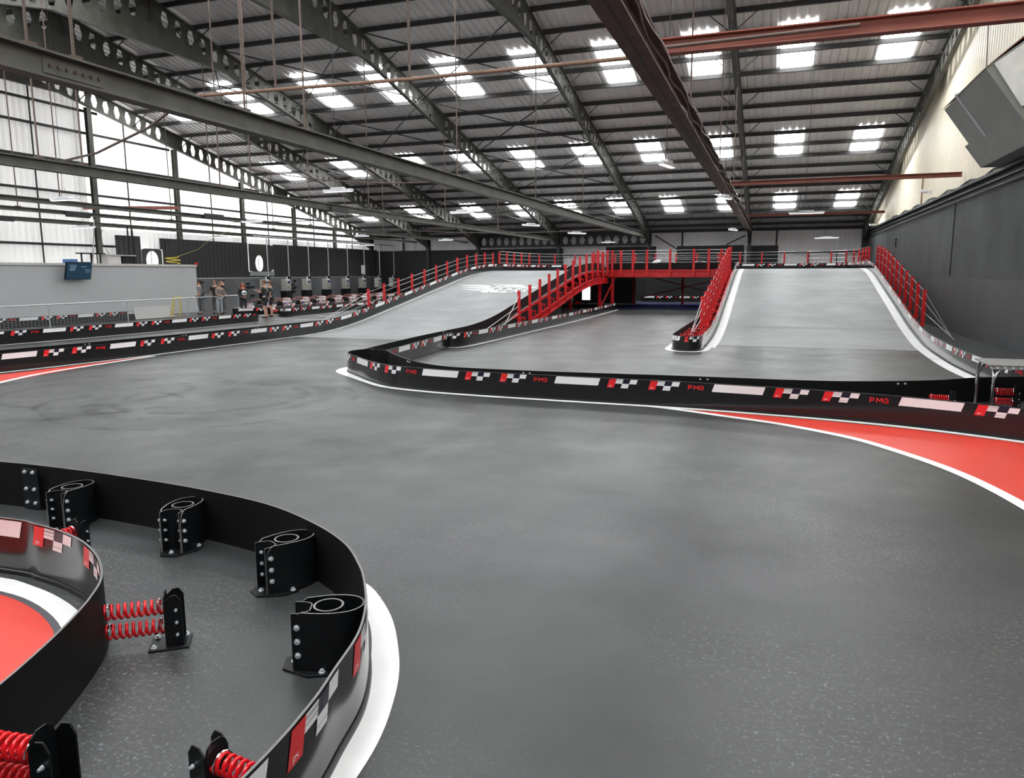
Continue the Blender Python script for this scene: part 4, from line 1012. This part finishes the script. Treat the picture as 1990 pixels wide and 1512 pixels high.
for i, (x, y) in enumerate(((-9.84, 44.2), (-9.15, 44.6), (-11.66, 44.2), (-9.0, 51), (-5.9, 52.4), (-2.6, 44.6), (-2.6, 52))):
    m = MB(); m.ibeam((x, y, 0), (x, y, DECK-.14), .16, .2, .02) if False else m.box((x, y, (DECK-.14)/2), (.17, .14, DECK-.14))
    m.build('bridge_column', REDST, label=('red steel column left of the lit screen under the bridge', 'red steel column right of the lit screen under the bridge', 'red steel column under the slanting ramp frame', 'red column in the dark at the back left of the bridge', 'red column in the dark at the back of the bridge', 'red column at the right end of the bridge', 'red column at the back right of the bridge')[i], cat='column', group='red columns under the deck')
m = MB(); m.beam((-9.8, 44.2, .1), (-9.0, 44.6, 1.9), .08, .08); m.build('diagonal_brace', REDST, label='red diagonal brace between the two columns under the bridge end', cat='brace')
m = MB(); m.beam((-8.6, 52.3, 2.0), (-2.7, 52.3, .5), .07, .07); m.build('diagonal_brace', REDST, label='thin dark red diagonal under the bridge falling to the right', cat='brace')
m = MB(); m.beam((-2.7, 52.2, 1.9), (-8.6, 52.2, .5), .07, .07); m.build('diagonal_brace', REDST, label='thin dark red diagonal under the bridge rising to the right', cat='brace')
m = MB(); m.box((-14.5, 48.5, 1.05), (.06, 9, 2.1)); m.box((-12.0, 53.2, 1.05), (5.5, .06, 2.1)); m.box((-5.4, 58.2, 1.2), (8, .06, 2.4)); m.build('under_deck_shade', BLKD, label='matt black sheets standing in for the dark under the deck', cat='shade sheet')  # black sheets put the darkness under the deck into colour
# lit screen under the bridge
e = empty('light_box', (-10.9, 45.2, .5), 0, 'bright white lit screen between red columns under the bridge end', 'screen')
m = MB(); m.box((0, 0, .45), (.56, .08, .92)); m.build('case', BLKM, e, bevel=.01)
m = MB(); m.box((0, -.045, .45), (.5, .01, .86)); m.build('lit_panel', mat('lit_screen', (1, 1, .97), .5, emit=1.6), e)
m = MB(); m.tube([(-.05, -.055, .42), (.0, -.055, .5), (.06, -.055, .44), (.1, -.055, .55), (.05, -.055, .6)], .010, 4); m.build('printed_mark', mat('pale_orange', (.9, .6, .4), .5), e)
m = MB(); m.box((0, 0, -.25), (.08, .08, .5)); m.box((0, 0, -.49), (.4, .3, .02)); m.build('stand', BLKM, e)
e = empty('display_stand', (-11.0, 43.6, 0), 0, 'small dark stand with a red sign under the ramp frame', 'stand')
m = MB(); m.box((0, 0, .2), (.05, .05, .4)); m.box((0, 0, .01), (.35, .25, .02)); m.build('pole', BLKM, e)
m = MB(); m.box((0, -.03, .42), (.3, .02, .16)); m.build('sign_plate', REDST, e)
e = empty('fan_unit', (-11.9, 45.0, 0), 0, 'grey silver fan unit on the floor under the ramp frame', 'fan')
m = MB(); m.tube([(0, -.1, .55), (0, .1, .55)], .22, 14); m.build('drum', GALV, e); m = MB(); m.box((0, 0, .17), (.06, .1, .34)); m.box((0, 0, .02), (.4, .3, .04)); m.build('foot', GALV, e)

# ================================================================= METAL TABLE AT RIGHT
e = empty('metal_table', (3.75, 13.05, 0), 0, 'silver metal table with bent tube legs at the right edge of the track', 'table')
m = MB(); m.box((.05, 0, .785), (1.5, .9, .03)); m.build('table_top', mat('brushed_plate', (.36, .36, .34), .4, .5, noise=(14, .2)), e, bevel=.006)
m = MB(); m.box((.05, -.43, .755), (1.46, .02, .05))
for k in range(16): pass
m.build('front_rail', GALV, e)
for k in range(14):
    m = MB(); m.tube([(-.6+k*.1, -.441, .757), (-.6+k*.1, -.447, .757)], .018, 8); m.build('rail_hole', mat('bright_hole', (.75, .75, .75), .3), e)
for x, y in ((-.66, .38), (-.62, -.38), (.72, -.38), (.72, .38)):
    m = MB(); m.tube([(x, y, 0), (x, y, .55), (x+(.05 if x < 0 else -.05), y, .68), (x+(.16 if x < 0 else -.16), y, .765)], .022, 10)
    m.tube([(x, y, .5), (x, y+(.0), .6), (x, y+(-.04 if y > 0 else .04), .70), (x, y+(-.14 if y > 0 else .14), .765)], .022, 10); m.build('leg', CHROME, e, smooth=True)
m = MB(); m.box((4.45, 12.6, .22), (.5, .5, .42)); m.build('black_crate', BLKM, label='black box under the metal table at the right edge', cat='crate')

# ================================================================= GREY CABIN, RAIL, SCREEN
e = empty('site_cabin', (-32.6, 24, 0), 0, 'long pale grey cabin with off-white top edge against the left wall', 'cabin')
m = MB(); m.box((0, 0, 1.32), (1.7, 22.8, 2.64)); m.build('cabin_walls', GREYP, e)
m = MB(); m.box((.02, 0, 2.66), (1.76, 22.9, .12)); m.build('roof_edge', CREAMT, e)
e = empty('wall_screen', (-31.35, 27.2, 2.36), 0, 'dark blue television screen tilted on the grey cabin', 'screen')
m = MB(); m.box((0, 0, 0), (.07, 1.42, .84), mtx=Matrix.Rotation(.22, 4, 'Y')); m.build('screen_case', BLKM, e, bevel=.01)
SCR = mat('blue_screen', (.012, .040, .070), .2, emit=.35)
m = MB(); m.box((.04, 0, -.008), (.008, 1.36, .78), mtx=Matrix.Rotation(.22, 4, 'Y')); m.build('screen_glass', SCR, e)
SCT = mat('screen_text', (.25, .38, .48), .3, emit=.4)
m = MB()
for k, (y0_, z, ln) in enumerate(((-.55, .27, .4), (-.5, .2, .35), (-.5, .14, .3), (-.52, .08, .32), (-.5, .02, .25), (.1, .2, .3), (.3, .05, .35), (.35, -.05, .25))):
    mt_ = Matrix.Rotation(.22, 4, 'Y'); p = mt_ @ Vector((.046, y0_+ln/2, z)); m.box((p.x, p.y, p.z), (.004, ln, .02), mtx=mt_)
m.build('screen_text', SCT, e)
m = MB(); m.box((-.12, 0, 0), (.2, .2, .2)); m.build('wall_arm', BLKM, e)
# clutter on the cabin roof
e = empty('folding_frame', (-32.5, 29.0, 2.72), 0, 'open black metal frame standing on the cabin roof', 'frame')
m = MB()
for y in (-.55, 0, .08, .55): m.box((0, y, .25), (.05, .06, .5))
m.box((0, 0, .5), (.3, 1.5, .06)); m.build('frame', BLKM, e)
m = MB(); m.box((-32.5, 30.1, 2.92), (.7, .8, .4)); m.build('storage_box', CREAMT, label='cream box on the cabin roof beside the black frame', cat='box')
m = MB(); m.box((-32.5, 31.0, 2.92), (.6, .7, .4)); m.build('storage_box', BLKM, label='dark crate on the cabin roof right of the cream box', cat='box')
m = MB(); m.box((-32.5, 30.6, 3.16), (.8, 1.7, .06)); m.build('panel_board', GALV, label='pale board lying over the boxes on the cabin roof', cat='board')
m = MB(); m.box((-32.4, 27.7, 2.82), (.5, .4, .2), .3); m.build('blue_bag', mat('blue_plastic', (.06, .16, .38), .5), label='small blue bag on the cabin roof', cat='bag')
m = MB(); m.tube([(-32.0+.25*cos(a)*random.uniform(.7, 1.2), 34.0+.5*sin(a)*random.uniform(.7, 1.2), 2.76+.02*k_) for k_, a in enumerate([j*.7 for j in range(22)])], .02, 5)
m.build('coiled_hose', YEL, label='coil of yellow hose on the right end of the cabin roof', cat='hose', smooth=True)
m = MB(); m.tube([(-32.2, 33.9, 2.8), (-32.2, 34.6, 3.2), (-31.5, 35.4, 3.6), (-30.5, 35.6, 4.3), (-28.3, 35.2, 4.75)], .014, 5); m.build('hanging_cable', mat('yellow_green_cable', (.35, .33, .08), .5), label='yellow-green cable looping down to the cabin roof', cat='cable', smooth=True)
m = MB(); m.tube([(-32.6, 30.2, 3.2), (-32.5, 29.6, 4.0), (-31.8, 29.3, 4.6), (-30.5, 29.4, 4.8), (-28.4, 29.4, 4.75)], .012, 5); m.build('hanging_cable', PURL, label='dark cable looping above the boxes on the cabin roof', cat='cable', smooth=True)
for i, y in enumerate((31.3, 31.6)):
    m = MB(); m.box((-32.4, y, 3.7), (.06, .06, 2.0)); m.build('cable_duct', BLKM, label='black vertical cable duct above the cabin, %s one' % ('left', 'right')[i], cat='duct')
m = MB(); m.box((-31.7, 35.4, 2.78), (.14, .14, .12)); m.build('beacon', REDST, label='small red beacon on the right corner of the cabin roof', cat='beacon', bevel=.02)
m = MB(); m.tube([(-32.3, 28.9, 2.7), (-31.2, 28.2, 4.8)], .03, 6); m.build('prop_pole', CREAMT, label='pale pole leaning up from the cabin roof', cat='pole')
# mesh rail
RPTS = [(-27.6, 14.5), (-27.5, 18.5), (-27.6, 22.4), (-27.9, 26.6), (-28.3, 30.8), (-28.6, 35.0)]
e = empty('mesh_rail', (-27.6, 22.4, 0), 0, 'long galvanised handrail with mesh panels before the grey cabin', 'railing')
def Lr(p, z): return (p[0]+27.6, p[1]-22.4, z)
m = MB(); m.tube([Lr(p, .98) for p in RPTS], .028, 8); m.build('top_rail', GALV, e, smooth=True)
for p in RPTS:
    m = MB(); m.tube([Lr(p, 0), Lr(p, .98)], .024, 8); m.build('rail_post', GALV, e, smooth=True)
m = MB()
for a, b_ in zip(RPTS[:-1], RPTS[1:]):
    for k in range(13): m.beam(Lr(a, .12+.065*k), Lr(b_, .12+.065*k), .007, .007)
    for k in range(1, 24):
        q = (a[0]+(b_[0]-a[0])*k/24, a[1]+(b_[1]-a[1])*k/24); m.beam(Lr(q, .12), Lr(q, .9), .005, .005)
m.build('mesh_infill', GALV, e)
e = empty('mesh_rail', (-28.6, 35, 0), 0, 'short galvanised mesh rail turning away behind the people', 'railing')
m = MB(); m.tube([(0, 0, .98), (-2.6, .3, .98)], .028, 8); m.build('top_rail', GALV, e)
m = MB()
for k in range(13): m.beam((0, 0, .12+.065*k), (-2.6, .3, .12+.065*k), .007, .007)
m.build('mesh_infill', GALV, e)
# ladder and white board
e = empty('step_ladder', (-28.95, 30.8, 0), 0, 'yellow folding step ladder standing before the grey cabin', 'ladder')
for s_ in (-1, 1):
    m = MB(); m.beam((0, s_*.22-.25*0, 1.0), (.1, s_*.3-.3, 0), .03, .07); m.build('front_stile', YEL, e)
    m = MB(); m.beam((0, s_*.22, 1.0), (-.35, s_*.3+.35, 0), .03, .05); m.build('rear_stile', YEL, e)
for k in range(4):
    t = .2+.2*k; m = MB(); m.beam((.1*(1-t), -.28-.3*(1-t)+.03, t), (.1*(1-t), .28-.3*(1-t)-.03, t), .09, .02); m.build('tread', YEL, e)
m = MB(); m.box((0, 0, 1.01), (.16, .5, .04)); m.build('top_cap', YEL, e)
m = MB(); m.box((0, 0, .3), (.03, 2.6, .6), mtx=Matrix.Rotation(-.2, 4, 'Y')); m.build('white_board', CREAMT, loc=(-28.95, 29.3, .02), label='cream board leaning behind the yellow ladder', cat='board')
m = MB(); m.box((-28.9, 35.3, .15), (.25, .25, .3)); m.build('white_bucket', LAMPW, label='small white tub on the floor at the cabin corner', cat='tub')

# ================================================================= CHARGING CABINETS AND PIPES
def cab_proto():
    e = empty('charging_cabinet')
    m = MB(); m.box((0, 0, .52), (.5, .62, 1.04)); m.build('black_base', BLKM, e, bevel=.01)
    m = MB(); m.prism([(-.18, 1.06), (.2, 1.06), (.2, 1.72), (.12, 1.84), (-.18, 1.84)], -.27, .27, 'y'); m.v = [(v[0], v[1], v[2]) for v in m.v]; m.build('cabinet_body', mat('putty_grey', (.40, .40, .36), .5), e, bevel=.008)
    m = MB(); m.box((.205, .06, 1.62), (.01, .22, .17)); m.build('blue_badge', mat('navy_badge', (.02, .03, .16), .4), e)
    m = MB()
    for k in range(5): m.box((.205, 0, 1.15+k*.045), (.008, .4, .012))
    m.build('vent_slots', BLKM, e)
    m = MB(); m.box((0, .40, 1.0), (.14, .12, 2.0)); m.build('side_post', BLKM, e)
    m = MB(); m.tube([(0, .40, 2.0), (0, .40, 4.55)], .035, 8); m.build('conduit_pole', GALV, e, smooth=True)
    m = MB(); m.box((0, .14, 1.92), (.05, .06, .18)); m.build('cable_gland', LAMPW, e)
    return e
cp = cab_proto()
CY = [42.0, 44.65, 47.2, 49.7, 52.2, 54.8, 57.3, 59.5]
for i, y in enumerate([37.9]+CY[:7]):
    x = -29.4 if i == 0 else -32.4+.25*max(0, 0)
    pass
CAB = [(-31.0, 40.6), (-31.2, 43.1), (-31.3, 45.6), (-31.3, 48.1), (-31.2, 50.6), (-31.2, 53.1), (-31.2, 55.6), (-31.2, 58.1)]
for i, (x, y) in enumerate(CAB):
    o = cp if i == 0 else copy_tree(cp)
    o.location = (x, y, 0); tag(o, 'grey charging cabinet on a black base below a tall pipe, %s from the left' % ORD[i], 'cabinet', 'charging cabinets along the left wall')
m = MB(); m.tube([(-31.2, 40.0, 4.55), (-31.2, 58.6, 4.55)], .04, 8); m.build('cable_tray', GALV, label='long pale tray joining the tops of the cabinet pipes', cat='tray')
m = MB(); m.box((-31.25, 53.4, 2.5), (.06, .5, .7)); m.build('wall_notice', LAMPW, label='white notice board above the cabinets at the right end of the row', cat='notice')
for i, (y, s_) in enumerate(((37.6, 1.3), (42.0, 1.0), (47.0, .9))):
    tr = empty('tool_rack', (XL+.70, y, 1.1))
    for k in range(9):
        m = MB(); m.box((.02*(k % 2), random.uniform(-.5, .5)*s_, random.uniform(-.35, .6)), (.05, .5*s_*random.uniform(.5, 1), .10)); m.build('tool', BLKM, tr)
    tag(tr, label='black tools and cables hung on the grey block wall behind the karts, %s from left' % ORD[i], cat='rack', group='hung tools on the left wall')

# ================================================================= KARTS
def kart_proto():
    e = empty('racing_kart')
    W_, R__ = mat('kart_white', (.72, .70, .72), .3), mat('kart_red', (.50, .05, .05), .3)
    Bl = mat('kart_blue', (.03, .05, .30), .3)
    m = MB()   # bumper ring
    ring = spline([(.95, 0, .16), (.88, .45, .16), (.55, .68, .16), (0, .72, .16), (-.6, .70, .16), (-.92, .5, .16), (-.98, 0, .16), (-.92, -.5, .16), (-.6, -.70, .16), (0, -.72, .16), (.55, -.68, .16), (.88, -.45, .16)], .12)
    m.tube(ring, .075, 8, closed=True); m.build('bumper', R__, e, smooth=True)
    m = MB()
    for s_ in (-1, 1): m.prism([(-.45, .12), (.45, .12), (.40, .30), (-.35, .34)], s_*.60-.11, s_*.60+.11, 'y')
    m.build('side_pods', W_, e, bevel=.02)
    m = MB(); m.prism([(.35, .14), (.92, .14), (.86, .26), (.42, .48), (.35, .46)], -.22, .22, 'y'); m.build('nose_cone', W_, e, bevel=.03)
    m = MB(); m.box((.62, 0, .43), (.16, .36, .10)); m.build('number_panel', Bl, e, bevel=.01)
    m = MB(); m.box((0, 0, .08), (1.5, .5, .03)); m.build('floor_tray', BLKM, e)
    for x, w_ in ((.66, .12), (-.62, .18)):
        for s_ in (-1, 1):
            m = MB(); m.tube([(x, s_*(.5), .14), (x, s_*(.5+w_), .14)], .135, 14); m.build('wheel', RUB, e, smooth=True)
    m = MB(); m.prism([(-.35, .14), (.15, .14), (.18, .20), (-.12, .24), (-.30, .62), (-.42, .64)], -.2, .2, 'y'); m.build('seat', BLKM, e, bevel=.03)
    m = MB(); st = [(.30+.04*sin(a), .15*cos(a), .52+.13*sin(a)) for a in [2*PI*k/14 for k in range(14)]]; m.tube(st, .016, 6, closed=True); m.tube([(.31, 0, .52), (.62, 0, .2)], .016, 6); m.build('steering_wheel', BLKM, e, smooth=True)
    m = MB(); m.prism([(-.85, .16), (-.42, .16), (-.42, .42), (-.80, .42)], -.42, .42, 'y'); m.build('engine_cover', mat('kart_dark', (.03, .03, .035), .35), e, bevel=.03)
    for s_ in (-1, 1):
        m = MB(); m.tube(spline([(-.85, s_*.33, .2), (-.80, s_*.33, .62), (-.50, s_*.33, .74), (-.1, s_*.40, .62), (.25, s_*.55, .30)], .1), .028, 6); m.build('roll_hoop', mat('kart_hoop', (.34, .13, .10), .4), e, smooth=True)
    m = MB(); m.box((-.80, 0, .66), (.05, .66, .10)); m.build('rear_panel', W_, e, bevel=.01)
    return e
kp = kart_proto(); KS = []
for i in range(10): KS.append((-26.5, 35.6+1.75*i, 3.05-.08*(i % 3)))
KS += [(-28.9, 36.9+1.95*i, 3.05+.07*(i % 3)) for i in range(8)]
for i, (x, y, a) in enumerate(KS):
    o = kp if i == 0 else copy_tree(kp); o.location = (x, y, 0); o.rotation_euler = (0, 0, a)
    if i < 10: lab = 'red and white kart, front row behind the pit barrier, %s from left' % ORD[i]
    else: lab = 'red and white kart, back row below the cabinets, %s from left' % ORD[i-10]
    tag(o, lab, 'kart', 'parked racing karts')
# dark plant on the floor at the deck back: tyres under far guard
# ================================================================= PEOPLE
def skin_obj(name, nodes, edges, mt, parent, root=0, sub=1):
    me = bpy.data.meshes.new(name); me.from_pydata([n_[0] for n_ in nodes], edges, []); me.materials.append(mt)
    o = bpy.data.objects.new(name, me); col.objects.link(o); o.parent = parent
    o.modifiers.new('skin', 'SKIN')
    if not me.skin_vertices:
        b = bmesh.new(); b.from_mesh(me); b.verts.layers.skin.verify(); b.to_mesh(me); b.free()
    sv = me.skin_vertices[0].data
    for i, n_ in enumerate(nodes):
        r = n_[1]; sv[i].radius = r if isinstance(r, tuple) else (r, r); sv[i].use_root = (i == root)
    s_ = o.modifiers.new('sub', 'SUBSURF'); s_.levels = sub; s_.render_levels = sub
    me.polygons.foreach_set('use_smooth', [True]*len(me.polygons))
    o.modifiers['skin'].use_smooth_shade = True
    return o
def person(loc, rz, label, shirt, trousers, hair, armL, armR, sc=1.0, short=True, sleeves='short', hairlong=False, beard=False, lean=0.0, skin=SKIN, shoes=None, hood=False):
    """faces local -Y; arms given as (elbow, hand)"""
    e = empty('person', loc, rz, label, 'person', None); e.scale = (sc, sc, sc)
    N_, E_ = [], []
    def nd(p, r): N_.append(((p[0], p[1]-lean*max(0, p[2]-.95), p[2]), r)); return len(N_)-1
    def ed(a, b_): E_.append((a, b_))
    pel = nd((0, 0, .95), (.13, .10)); w_ = nd((0, 0, 1.10), (.125, .09)); ch = nd((0, 0, 1.30), (.155, .105)); up_ = nd((0, .01, 1.43), (.11, .075)); nk = nd((0, .005, 1.50), .052)
    jaw = nd((0, -.015, 1.58), (.068, .078)); hd = nd((0, -.005, 1.66), (.078, .098)); tp = nd((0, .01, 1.735), (.062, .075))
    nose = nd((0, -.115, 1.635), .012)
    for a, b_ in ((pel, w_), (w_, ch), (ch, up_), (up_, nk), (nk, jaw), (jaw, hd), (hd, tp), (hd, nose)): ed(a, b_)
    arms = {}
    for s_, (el, ha) in ((-1, armL), (1, armR)):
        sh = nd((s_*.185, 0, 1.41), .055); ed(up_, sh)
        el_ = nd(el, .040); ed(sh, el_)
        wr = Vector(el).lerp(Vector(ha), .86); wr_ = nd(tuple(wr), .027); ed(el_, wr_)
        hp = nd(ha, (.036, .020)); ed(wr_, hp); arms[s_] = (sh, el_, wr_, hp)
        d = (Vector(ha)-Vector(el)).normalized(); side = d.cross(Vector((0, 0, 1)))
        side = side.normalized() if side.length > .1 else Vector((0, 1, 0)); dn = side.cross(d).normalized()
        for k, (o_, L_) in enumerate(((-.030, .062), (-.010, .075), (.011, .070), (.031, .054))):
            b0 = Vector(ha)+side*o_+d*.030; b1 = b0+d*L_*.55-dn*.006; b2 = b1+d*L_*.4-dn*.022
            i0 = nd(tuple(b0), .0095); i1 = nd(tuple(b1), .0085); i2 = nd(tuple(b2), .007); ed(hp, i0); ed(i0, i1); ed(i1, i2)
        t0 = nd(tuple(Vector(ha)+side*.038*s_-d*.01), .011); t1 = nd(tuple(Vector(ha)+side*.062*s_+d*.03), .009); ed(hp, t0); ed(t0, t1)
    legs = {}
    for s_ in (-1, 1):
        hp = nd((s_*.095, 0, .88), .085); kn = nd((s_*.105, -.015, .49), .056); ca = nd((s_*.11, .015, .33), .054); an = nd((s_*.11, .02, .09), .036)
        ft = nd((s_*.115, -.07, .045), (.04, .03)); to = nd((s_*.12, -.16, .03), (.036, .022)); hl = nd((s_*.11, .06, .04), .03)
        for a, b_ in ((pel, hp), (hp, kn), (kn, ca), (ca, an), (an, ft), (ft, to), (an, hl)): ed(a, b_)
        legs[s_] = (hp, kn, ca, an)
    body = skin_obj('body', N_, E_, skin, e)
    def sub_(name, idx, grow, mt, cut=None):
        mp = {i: k for k, i in enumerate(idx)}; ns = []
        for i in idx:
            p, r = N_[i]; r = r if isinstance(r, tuple) else (r, r); g_ = grow; ns.append((p, (r[0]+g_, r[1]+g_)))
        es = [(mp[a], mp[b_]) for a, b_ in E_ if a in mp and b_ in mp]
        if cut: ns, es = cut(ns, es, mp)
        return skin_obj(name, ns, es, mt, body)
    idx = [pel, w_, ch, up_]
    def cut_shirt(ns, es, mp):
        for s_ in (-1, 1):
            sh, el_, wr_, hp = arms[s_]; a = len(ns); ns.append((N_[sh][0], (.072, .072))); es.append((mp[up_], a))
            if sleeves == 'short':
                q = Vector(N_[sh][0]).lerp(Vector(N_[el_][0]), .75); ns.append((tuple(q), (.062, .062))); es.append((a, a+1))
            else:
                ns.append((N_[el_][0], (.056, .056))); es.append((a, a+1)); ns.append((N_[wr_][0], (.042, .042))); es.append((a+1, a+2))
        lowp = Vector(N_[pel][0])-Vector((0, 0, .05)); ns.append((tuple(lowp), (.15, .118))); es.append((mp[pel], len(ns)-1))
        return ns, es
    sub_('shirt' if sleeves == 'short' else 'jacket', idx, .022, shirt, cut_shirt)
    def cut_tr(ns, es, mp):
        for s_ in (-1, 1):
            hp, kn, ca, an = legs[s_]; a = len(ns); ns.append((N_[hp][0], (.105, .105))); es.append((mp[pel], a))
            if short: q = Vector(N_[hp][0]).lerp(Vector(N_[kn][0]), .85); ns.append((tuple(q), (.085, .085))); es.append((a, a+1))
            else:
                ns.append((N_[kn][0], (.075, .075))); es.append((a, a+1)); q = Vector(N_[an][0]); ns.append(((q.x, q.y, .12), (.058, .058))); es.append((a+1, a+2))
        return ns, es
    sub_('shorts' if short else 'trousers', [pel], .016, trousers, cut_tr)
    for s_ in (-1, 1):
        m = MB(); hx, kn, ca, an = legs[s_]; q = N_[an][0]; m.prism([(-.05, 0), (.05, 0), (.05, .05), (.04, .10), (-.04, .10), (-.05, .05)], 0, .01, 'y') if False else m.ball((q[0], q[1]-.06, .045), .05, 10, 6, (1, 2.5, .95)); m.build('shoe', shoes or BLKM, body, smooth=True)
    hy = -lean*.7
    m = MB(); m.ball((0, hy+.022, 1.69), .099, 14, 8, (.95, 1.05, .92)); hair_o = m.build('hair', hair, body, smooth=True)
    if hairlong:
        m = MB(); m.ball((0, hy+.05, 1.50), .12, 12, 8, (1.05, .7, 1.9)); m.build('long_hair', hair, body, smooth=True)
        for s_ in (-1, 1): m = MB(); m.tube([(s_*.08, hy-.01, 1.66), (s_*.1, hy-.04, 1.5), (s_*.09, hy-.07, 1.34)], [.035, .04, .02], 7); m.build('hair_lock', hair, body, smooth=True)
    if beard: m = MB(); m.ball((0, hy-.055, 1.565), .062, 10, 6, (1, .8, .75)); m.build('beard', hair, body, smooth=True)
    if hood: m = MB(); m.ball((0, hy+.09, 1.47), .11, 10, 6, (1.2, .7, .7)); m.build('hood', shirt, body, smooth=True)
    for s_ in (-1, 1):
        m = MB(); m.ball((s_*.032, hy-.098, 1.665), .012, 8, 5); m.build('eye', mat('eye_dark', (.03, .02, .02), .3), body)
        m = MB(); m.ball((s_*.084, hy+.005, 1.645), .02, 8, 5, (.5, .9, 1.4)); m.build('ear', skin, body, smooth=True)
    m = MB(); m.ball((0, hy-.092, 1.585), .02, 8, 4, (1.2, .4, .3)); m.build('mouth', mat('lips', (.38, .13, .11), .5), body)
    return e
HB = mat('hair_brown', (.09, .045, .025), .6); HK = mat('hair_dark', (.015, .012, .01), .6); HR = mat('hair_red', (.22, .018, .012), .5); HG = mat('hair_ginger', (.17, .07, .035), .6)
GT = mat('grey_tee', (.20, .21, .21), .8); KT = mat('black_tee', (.016, .018, .022), .8); BT = mat('taupe_jumper', (.24, .20, .18), .85); KG = mat('charcoal_green_tee', (.030, .038, .036), .8)
DK = mat('dark_trousers', (.02, .022, .028), .8); LJ = mat('pale_jeans', (.36, .40, .42), .8); OR = mat('orange_collar', (.75, .22, .06), .6)
rest = (((-.26, .02, 1.14), (-.22, -.22, 1.05)), ((.26, .02, 1.14), (.22, -.22, 1.05)))
side = (((-.25, .03, 1.13), (-.25, -.04, .86)), ((.25, .03, 1.13), (.25, -.04, .86)))
fold = (((-.25, -.04, 1.15), (.05, -.24, 1.20)), ((.25, -.04, 1.15), (-.05, -.26, 1.16)))
fwdp = (((-.24, -.10, 1.18), (-.16, -.36, 1.32)), ((.24, -.10, 1.18), (.14, -.38, 1.30)))
F_ = lambda x, y: 0
person((-29.75, 33.3, 0), -1.1, 'bearded person in a grey t-shirt standing at the cabin corner', GT, DK, HK, *side, sc=1.06, short=False, beard=True)
person((-29.2, 33.9, 0), .35, 'person in a black t-shirt with back turned beside the grey t-shirt', KT, DK, HB, *side, sc=1.05, short=False)
person((-29.6, 35.0, 0), -.9, 'dark-haired person mostly hidden behind the black t-shirt', KT, DK, HK, *side, sc=1.08, short=False)
person((-28.35, 33.2, 0), 1.2, 'person in a taupe hooded jumper leaning on the mesh rail', BT, LJ, HG, ((-.24, -.12, 1.12), (-.2, -.4, 1.06)), ((.24, -.12, 1.12), (.16, -.42, 1.06)), sc=.99, short=False, sleeves='long', lean=.18, hood=True)
pr = person((-27.35, 33.9, 0), .9, 'person with long red hair in a black race jacket carrying a white helmet', KT, DK, HR, ((-.25, -.02, 1.14), (-.05, -.26, .98)), ((.25, -.02, 1.14), (.06, -.27, .96)), sc=.97, short=False, sleeves='long', hairlong=True)
m = MB(); m.ball((0, .03, 1.46), .155, 12, 6, (1.15, .75, .5)); m.build('orange_shoulders', OR, pr.children[0], smooth=True)
a = .9; hx, hy_ = -27.35+(.30*sin(a)), 33.9-(.30*cos(a))
e = empty('crash_helmet', (hx-.0, hy_, 1.15), a, 'shiny white crash helmet held by the red-haired person', 'helmet')
m = MB(); m.ball((0, 0, 0), .145, 14, 10, (.95, 1.1, 1)); m.build('shell', LAMPW, e, smooth=True)
m = MB(); m.ball((0, -.03, .01), .135, 12, 6, (.92, 1.1, .5)); m.build('visor', BLK, e, smooth=True)
person((-23.95, 31.3, 0), -1.25, 'bearded person in dark t-shirt and shorts standing on the pit lane with hands raised', KG, DK, HG, *fwdp, sc=1.06, beard=True, shoes=mat('brown_shoes', (.10, .07, .06), .6))
person((-24.35, 32.3, 0), -1.1, 'second person in dark t-shirt and shorts, standing just behind the first', KG, DK, HB, *side, sc=1.03)
# white bits on the floor behind the two men
for i, (x, y) in enumerate(((-24.6, 33.6), (-23.9, 34.2), (-25.3, 32.9))):
    m = MB(); m.box((x, y, .03), (.5, .3, .04), .4*i); m.build('floor_board', LAMPW, label='small white panel lying on the floor behind the two people in shorts, %s one' % ('left', 'right', 'rear')[i], cat='panel')
# ================================================================= DECK CLUTTER beyond the bridge
for i, (x, w_, c) in enumerate(((-8.1, 1.0, BLKM), (-6.5, 1.6, BLKM), (-4.4, 1.3, BLKM))):
    m = MB(); m.ball((x, 47.8, DECK+.28), .32, 14, 8, (w_*1.3, .9, .95)); m.build('covered_kart', c, label='low shape under a glossy black cover on the bridge deck, %s from left' % ORD[i], cat='covered kart', smooth=True)
m = MB(); m.ball((-7.6, 52.0, DECK+.42), .5, 14, 8, (.8, .5, .62)); m.build('white_sack', CREAMT, label='pale rounded sack on the far side of the bridge deck', cat='sack', smooth=True)
